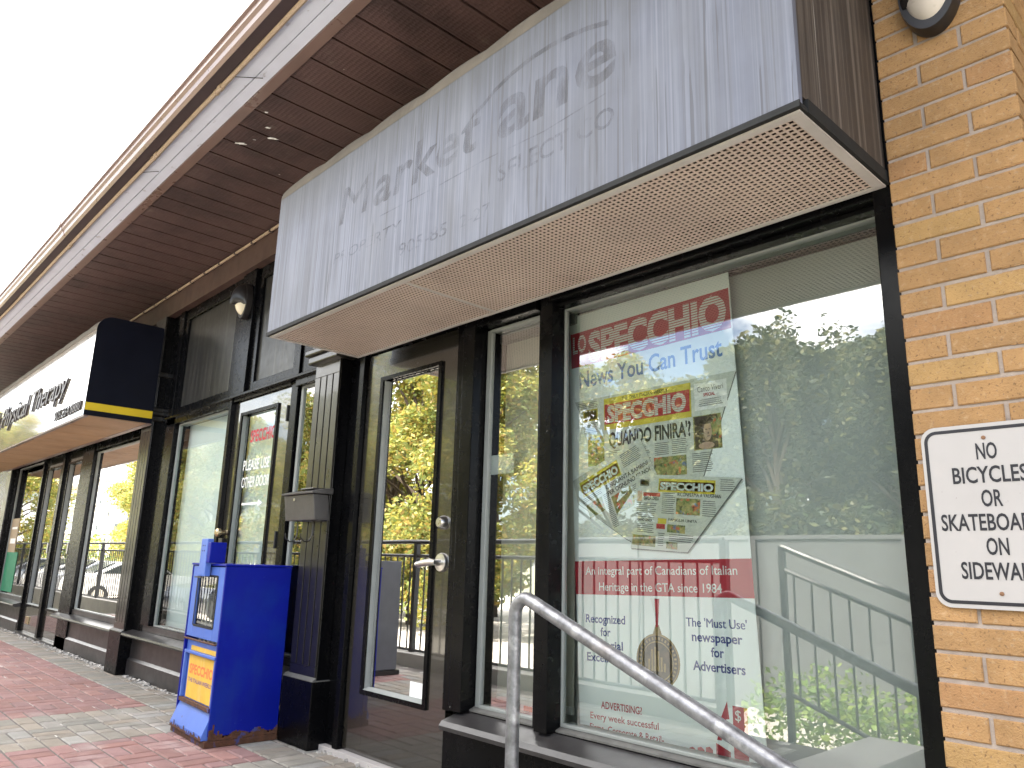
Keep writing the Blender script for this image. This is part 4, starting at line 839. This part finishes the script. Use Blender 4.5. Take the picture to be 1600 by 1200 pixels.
q.mat('orange_print'); text(q, 'SPECCHIO', -0.155, 0.225, 0.335, 0.05, -0.1836, 0.04); q.mat('purple_print'); text(q, 'THE ITALIAN WEEKLY', -0.16, 0.225, 0.288, 0.022, -0.1836, 0.02); nb(q, 'placard')
q = MB(); q.mat('rust').box(-0.24, 0.255, -0.2, -0.1785, 0.172, 0.194); nb(q, 'rust_lip', bevel=0.003)
q = MB(); q.mat('blue_front').prism_x([(-0.18, 0.17), (-0.225, 0.06), (-0.225, 0.035), (-0.165, 0.035), (-0.165, 0.17)], -0.262, 0.262); nb(q, 'kick_plate', bevel=0.003)
q = MB(); q.mat('rust').box(-0.281, 0.281, -0.212, 0.198, 0.0, 0.034); nb(q, 'foot', bevel=0.003)
q = MB(); q.mat('rust'); rnd = random.Random(4); n_ = 40
for i in range(n_):
    ya, yb_ = -0.195 + 0.39 * i / n_, -0.195 + 0.39 * (i + 1) / n_; h0 = 0.058 + 0.02 * math.sin(i * 0.5) * rnd.random() + rnd.uniform(0, 0.016) + (0.03 if i < 3 else 0)
    q.box(0.2802, 0.2812, ya, yb_, 0.035, h0)
    xa, xb_ = -0.26 + 0.52 * i / n_, -0.26 + 0.52 * (i + 1) / n_; q.box(xa, xb_, -0.2265, -0.2255, 0.035, 0.043 + rnd.uniform(0, 0.014) + (0.02 if i % 13 == 5 else 0))
nb(q, 'rust_edge')
q = MB(); q.mat('blue_front').box(-0.055, 0.05, -0.235, -0.2, 0.885, 1.10); cm = nb(q, 'coin_mechanism', bevel=0.004)
q = MB(); q.mat('blue_side').box(0.051, 0.10, -0.233, -0.14, 0.962, 1.08); nb(q, 'coin_housing', bevel=0.004)
q = MB(); q.mat('black_plastic')
for i, j in ((0, 0), (1, 0), (0, 1), (1, 1)): q.lathe([(0.004, 0), (0.0035, 0.002)], (-0.02 + 0.03 * i, -0.235, 1.03 + 0.03 * j), n=10); nb(q, 'screw'); q = MB(); q.mat('black_plastic')
q.box(-0.05, 0.06, -0.255, -0.236, 0.876, 0.884); nb(q, 'pull_bar')
for xx in (0.14, 0.2): q = MB(); q.mat('chrome').lathe([(0.008, 0), (0.006, 0.006)], (xx, 0.0, 0.958), '+z', 12); nb(q, 'bolt')

hr = MB(); hr.mat('galvanised'); r_ = 0.0212; px, py = -1.83, -0.455
pts = [(px, py, -0.02), (px, py, 0.30), (px, py, 0.6), (px, py, 0.845)]
for k_ in range(1, 8):
    a = R(90 + 21.5) * k_ / 8; pts.append((px + 0.05 * (1 - math.cos(a)), py, 0.845 + 0.05 * math.sin(a)))
sl_ = math.tan(R(21.5)); x_s, z_s = pts[-1][0], pts[-1][2]
for d_ in (0.03, 0.3, 0.7, 1.1, 1.6, 2.0): pts.append((x_s + d_, py, z_s - d_ * sl_))
pts += [(x_s + 2.05, py, z_s - 2.0 * sl_ - 0.06), (x_s + 2.05, py, -0.76)]
hr.tube(pts, r_, 20)
hr.tube([(px, py, 0.345), (px, py, 0.352)], 0.0225, 20)
rail = tag(hr.build('handrail', smooth=True, origin=(px, py, 0)), 'galvanised steel pipe handrail sloping down in front of the display window', 'handrail')

cbn = thing('utility_cabinet', (-6.2, -1.6, 0), 'dark grey utility cabinet on the walk, mirrored at the left of the door glass', 'cabinet')
part(MB().mat('grey_card').box(-6.4, -6.02, -1.75, -1.45, 0.04, 1.0), 'body', cbn, bevel=0.008); part(MB().mat('black_plastic').box(-6.42, -6.0, -1.77, -1.43, 0.0, 0.039), 'plinth', cbn)
part(MB().mat('grey_card').box(-6.38, -6.04, -1.449, -1.44, 0.08, 0.96), 'door', cbn, bevel=0.004)

# ---- cables under the eaves
cb = MB(); cb.mat('tan_cable'); P = [(x_, -0.958 + random.uniform(-0.002, 0.002), 3.398 + random.uniform(-0.004, 0.004)) for x_ in [-34 + 0.6 * i for i in range(62)]]; cb.tube(P, 0.0125, 8)
for x_ in (-3.66, -4.62, -6.6, -8.3): cb.tube([(x_, -0.958, 3.398), (x_ + 0.035, -0.958, 3.397)], 0.017, 8); cb.tube([(x_ - 0.05, -0.957, 3.398), (x_ - 0.035, -0.957, 3.397)], 0.016, 8)
cb.mat('dark_gap')
for x_, l_ in ((-3.5, 0.11), (-4.9, 0.07)): cb.tube([(x_, -0.95, 3.395), (x_ + 0.10, -0.95 + l_, 3.392)], 0.0022, 6)
tag(cb.build('cable'), 'tan cable clipped along the underside of the gutter', 'cable')
cb = MB(); cb.mat('tan_cable'); cb.tube([(x_, 0.035, 3.386 + random.uniform(-0.003, 0.003)) for x_ in [-20 + 0.5 * i for i in range(38)]], 0.011, 8)
cb.mat('gutter_dark')
for k_ in range(30): cb.box(-7.9 + k_ * 0.31, -7.9 + k_ * 0.31 + 0.018, 0.021, 0.052, 3.373, 3.398)
tag(cb.build('cable'), 'tan conduit run along the top of the wall where it meets the soffit', 'cable')

# ================================================================== ACROSS THE WALK (seen in the glass)
rl = MB(); rl.mat('black_rail'); RY = -2.27
rl.tube([(-40, RY, 1.20), (-2.9, RY, 1.20)], 0.022, 10); rl.tube([(-40, RY, 1.06), (-2.9, RY, 1.06)], 0.016, 8); rl.tube([(-40, RY, 0.14), (-2.9, RY, 0.14)], 0.014, 8)
x_ = -30
while x_ < -2.95: rl.box(x_ - 0.006, x_ + 0.006, RY - 0.006, RY + 0.006, 0.14, 1.06); x_ += 0.12
for k_ in range(20): x_ = -2.9 - k_ * 1.8; rl.box(x_ - 0.025, x_ + 0.025, RY - 0.025, RY + 0.025, -0.1, 1.2)
tag(rl.build('railing', origin=(-20, RY, 0)), 'black picket railing along the walk edge, mirrored in the door glass', 'railing')
rl = MB(); rl.mat('black_rail'); k2 = 0.38; RY = -2.9; zz = lambda x_: -(x_ + 2.8) * k2 if x_ < -0.6 else -0.836
rl.tube([(-2.8, RY, 1.18), (-0.6, RY, 1.18 + zz(-0.6)), (6, RY, 1.18 - 0.836)], 0.024, 10); rl.tube([(-2.8, RY, 1.02), (-0.6, RY, 1.02 + zz(-0.6)), (6, RY, 0.184)], 0.018, 8); rl.tube([(-2.8, RY, 0.16), (-0.6, RY, 0.16 + zz(-0.6)), (6, RY, 0.16 - 0.836)], 0.016, 8)
x_ = -2.72
while x_ < 5.9: rl.box(x_ - 0.006, x_ + 0.006, RY - 0.006, RY + 0.006, 0.16 + zz(x_), 1.02 + zz(x_)); x_ += 0.13
for x_ in (-2.8, -1.6, -0.5, 1, 3, 5): rl.box(x_ - 0.02, x_ + 0.02, RY - 0.02, RY + 0.02, -0.75, 1.18 + zz(x_))
tag(rl.build('railing', origin=(-1, RY, -0.75)), 'black picket railing stepping down beside the stairs, mirrored in the display window', 'railing')
tag(MB().mat('concrete').box(-40, -2.86, -2.38, -2.17, -1.2, 0.12).build('retaining_wall', bevel=0.01), 'low concrete kerb wall under the straight picket railing', 'wall')
tag(MB().mat('concrete').box(-2.85, 14, -2.98, -2.76, -1.2, -0.55).build('retaining_wall', bevel=0.01), 'low concrete retaining wall beside the stairs, under the stepping railing', 'wall')

def leaf_cloud(mb, centre, rad, n, size, cols, squash=1.0):
    for _ in range(n):
        d = Vector((random.gauss(0, 1), random.gauss(0, 1), random.gauss(0, 1))).normalized() * (random.random() ** 0.45)
        p = Vector(centre) + Vector((d.x * rad[0], d.y * rad[1], d.z * rad[2])); s_ = size * random.uniform(0.6, 1.4)
        u = Vector((random.gauss(0, 1), random.gauss(0, 1), random.gauss(0, 0.6))).normalized(); w_ = u.cross(Vector((random.gauss(0, 1), random.gauss(0, 1), random.gauss(0, 1)))).normalized()
        c = random.choice(cols); j = random.uniform(0.75, 1.2); mb.t = tuple(x_ * j for x_ in c)
        mb.add([tuple(p - u * s_), tuple(p + w_ * s_ * 0.5), tuple(p + u * s_), tuple(p - w_ * s_ * 0.5)], [(0, 1, 2, 3)])
    mb.t = (1, 1, 1)
def make_tree(name, h, spread, cols, seed, conical=False):
    random.seed(seed); t_ = bpy.data.objects.new(name, None); COL.objects.link(t_)
    tk = MB(); tk.mat('bark').tube([(0, 0, 0), (0.06, 0.03, h * 0.25), (0.0, 0.08, h * 0.5), (0.1, 0.0, h * 0.9)], [0.17, 0.14, 0.09, 0.02], 8); blobs = []
    for k_ in range(34):
        f_ = random.uniform(0.10, 0.98); a = random.uniform(0, 6.28)
        rr = spread * ((1 - f_) * 0.75 + 0.25 if conical else math.sin(math.pi * (0.12 + 0.8 * f_))) * random.uniform(0.45, 1.0)
        p = (rr * math.cos(a), rr * math.sin(a), h * f_); blobs.append((p, f_)); tk.tube([(0.02, 0.03, h * f_ * 0.7), (p[0] * 0.5, p[1] * 0.5, h * f_ * 0.88), p], [0.05, 0.035, 0.012], 6, False)
    tk.build('trunk', t_)
    lf = MB(); lf.mat('leaf')
    for p, f_ in blobs:
        q_ = random.uniform(0.55, 1.0) * spread * 0.42 * (1.1 - 0.5 * f_ if conical else 1); leaf_cloud(lf, p, (q_, q_, q_ * 0.75), 850, 0.072, cols)
    if conical:
        for k_ in range(9):
            a = random.uniform(0, 6.28); d_ = random.uniform(0.1, 0.75) * spread
            leaf_cloud(lf, (d_ * math.cos(a), d_ * math.sin(a), h * random.uniform(0.72, 1.02) - d_ * 0.35), (0.28, 0.28, 0.95), 330, 0.06, cols)
    lf.build('crown', t_); return t_
YEL = [(0.32, 0.32, 0.06), (0.40, 0.36, 0.07), (0.19, 0.24, 0.06), (0.27, 0.31, 0.09), (0.40, 0.29, 0.08)]
GRN = [(0.035, 0.055, 0.016), (0.05, 0.075, 0.02), (0.03, 0.045, 0.016), (0.12, 0.13, 0.04), (0.2, 0.19, 0.06)]  # palest tints stand in for sunlit highlights on the leaf clumps
ty = make_tree('broadleaf_tree', 7.5, 2.6, YEL, 3); tg = make_tree('evergreen_tree', 6.0, 2.6, GRN, 5, True)
random.seed(11)
gy, gg = 'yellow trees across the car park', 'dark trees across the car park'
for i, (x_, y_, s_) in enumerate(((-15.5, -10.5, 1.0), (-18.5, -11, 1.12), (-22, -12.5, 1.1), (-20, -15.5, 1.25), (-25.5, -12, 1.05), (-12.3, -12.5, 0.92), (-29, -14, 1.1), (-36, -13, 1.1), (-41, -14, 1.0), (-46, -13.2, 1.15), (-52, -14.5, 1.05), (-68, -9.6, 1.6), (-82, -11.8, 1.7))):
    o = ty if i == 0 else copy_tree(ty); o.location = (x_, y_, -0.75); o.scale = (s_, s_, s_); o.rotation_euler = (0, 0, random.uniform(0, 6))
    tag(o, 'yellow-green autumn tree across the car park, mirrored in the door and sidelight', 'tree', gy)
for i, (x_, y_, s_) in enumerate(((-5.2, -12.5, 1.0), (-7.6, -12, 1.08), (-9.8, -12.8, 1.0), (-3.4, -13.2, 0.95), (-1.4, -12.6, 0.85), (-6.3, -15, 1.15), (-11.6, -14.8, 1.1), (1.2, -13, 0.9), (-4.4, -16.5, 1.12), (-8.6, -16, 1.16), (-2.4, -16.2, 1.05), (-10.9, -17.5, 1.2), (-6.4, -18, 1.2), (-0.2, -17, 1.1))):
    o = tg if i == 0 else copy_tree(tg); o.location = (x_, y_, -0.75); o.scale = (s_, s_, s_); o.rotation_euler = (0, 0, random.uniform(0, 6))
    tag(o, 'dark green tree across the car park, mirrored in the display window', 'tree', gg)
sb = MB(); sb.mat('leaf')
LIME = [(0.2, 0.3, 0.04), (0.14, 0.24, 0.04), (0.26, 0.34, 0.06)]
for k_ in range(16): leaf_cloud(sb, (-3.6 + 0.42 * k_, -4.4 + random.uniform(-0.3, 0.3), -0.35 + random.uniform(0, 0.25)), (0.45, 0.4, 0.4), 700, 0.034, LIME)
tag(sb.build('shrub_bed', origin=(-0.5, -4.4, -0.75)), 'lime green shrubs beyond the stair railing, mirrored low in the display window', 'shrubs', kind='stuff')
pbr('pale_wall', (0.12, 0.125, 0.125), 0.9, var=0.1, scale=2)
gw = MB(); gw.mat('pale_wall').box(-9.5, 7, -7.4, -7.2, -0.8, 1.42); gw.box(-9.6, 7.1, -7.43, -7.17, 1.42, 1.47)
for k_ in range(9): gw.box(-9.5 + 2 * k_, -9.4 + 2 * k_, -7.2, -7.16, -0.8, 1.419)
tag(gw.build('garden_wall'), 'pale plain wall across the lane, mirrored in the lower half of the display window', 'wall')
hg = MB(); hg.mat('leaf')
for k_ in range(60): leaf_cloud(hg, (-95 + 0.9 * k_, -17 + random.uniform(-0.4, 0.4), 1.0 + random.uniform(-0.8, 0.9)), (0.9, 0.8, 0.9), 90, 0.14, YEL + LIME)
tag(hg.build('hedge', origin=(-68, -17, -0.75)), 'tall yellow-green hedge behind the parked cars, mirrored in the far left window', 'hedge')

def make_car(paint):
    t_ = bpy.data.objects.new('parked_car', None); COL.objects.link(t_)
    body = [(-2.2, 0.3), (-2.25, 0.7), (-2.1, 0.92), (-1.25, 1.0), (-0.55, 1.42), (0.75, 1.45), (1.6, 1.02), (2.1, 0.95), (2.25, 0.65), (2.2, 0.3)]
    q = MB(); q.mat(paint).prism([(p[0], -0.85, p[1]) for p in body], (0, 1.7, 0)); q.build('body', t_, bevel=0.06)
    q = MB(); q.mat('car_glass')
    for s_ in (-1, 1): q.prism([(-1.1, s_ * 0.855, 1.03), (-0.5, s_ * 0.855, 1.36), (0.7, s_ * 0.855, 1.38), (1.35, s_ * 0.855, 1.04)], (0, s_ * 0.006, 0))
    q.prism([(-1.22, -0.7, 1.045), (-0.62, -0.62, 1.41), (-0.62, 0.62, 1.41), (-1.22, 0.7, 1.045)], (-0.015, 0, 0.03)); q.prism([(1.55, -0.7, 1.07), (0.82, -0.62, 1.44), (0.82, 0.62, 1.44), (1.55, 0.7, 1.07)], (0.015, 0, 0.03)); q.build('windows', t_)
    for sx_ in (-1.4, 1.4):
        for sy_ in (-0.78, 0.78):
            q = MB(); q.mat('tyre').tube([(sx_, sy_ - 0.11, 0.32), (sx_, sy_ + 0.11, 0.32)], 0.32, 20); q.mat('chrome').tube([(sx_, sy_ - 0.115, 0.32), (sx_, sy_ + 0.115, 0.32)], 0.2, 16); q.build('wheel', t_)
    for s_ in (-1, 1): q = MB(); q.mat('white_lens').box(-2.27, -2.15, s_ * 0.6 - 0.17, s_ * 0.6 + 0.17, 0.68, 0.82); q.build('headlight', t_, bevel=0.02)
    return t_
PROT = {}
for i, (x_, y_, p_, lab) in enumerate(((-31, -7.2, 'car_white', 'white car parked nearest the walk, mirrored in the far left shop'), (-34, -7.4, 'car_silver', 'silver car parked between two white cars, mirrored in the far left shop'), (-37, -7.2, 'car_white', 'white car parked beyond the silver one, mirrored in the far left shop'), (-40.2, -7.5, 'car_dark', 'dark car parked in the row, mirrored in the far left shop'), (-43.5, -7.2, 'car_silver', 'silver car at the far end of the row, mirrored in the far left shop'), (-20.8, -7.3, 'car_dark', 'dark car at the near end of the row, mirrored in the door glass'))):
    if p_ not in PROT: PROT[p_] = o = make_car(p_)
    else: o = copy_tree(PROT[p_])
    o.location = (x_, y_, -0.75); o.rotation_euler = (0, 0, R(88 + 3 * (i % 2))); tag(o, lab, 'car', 'cars in the car park')
ap = thing('apartment_building', (-105, -24, -0.75), 'white apartment block with stacked balconies, mirrored in the far left window', 'building')
part(MB().mat('building_white').box(-123, -87, -34, -24, -0.8, 16), 'wall', ap)
for fl in range(5):
    for c_ in range(5):
        x_ = -121 + c_ * 7; z_ = 0.6 + fl * 3
        part(MB().mat('window_dark').box(x_, x_ + 4.2, -24.05, -23.9, z_, z_ + 2), 'window', ap)
        part(MB().mat('building_white').box(x_ - 0.5, x_ + 5, -23.99, -22.4, z_ - 0.35, z_ - 0.1).mat('car_silver').box(x_ - 0.5, x_ + 5, -22.5, -22.4, z_ - 0.09, z_ + 0.8), 'balcony', ap)
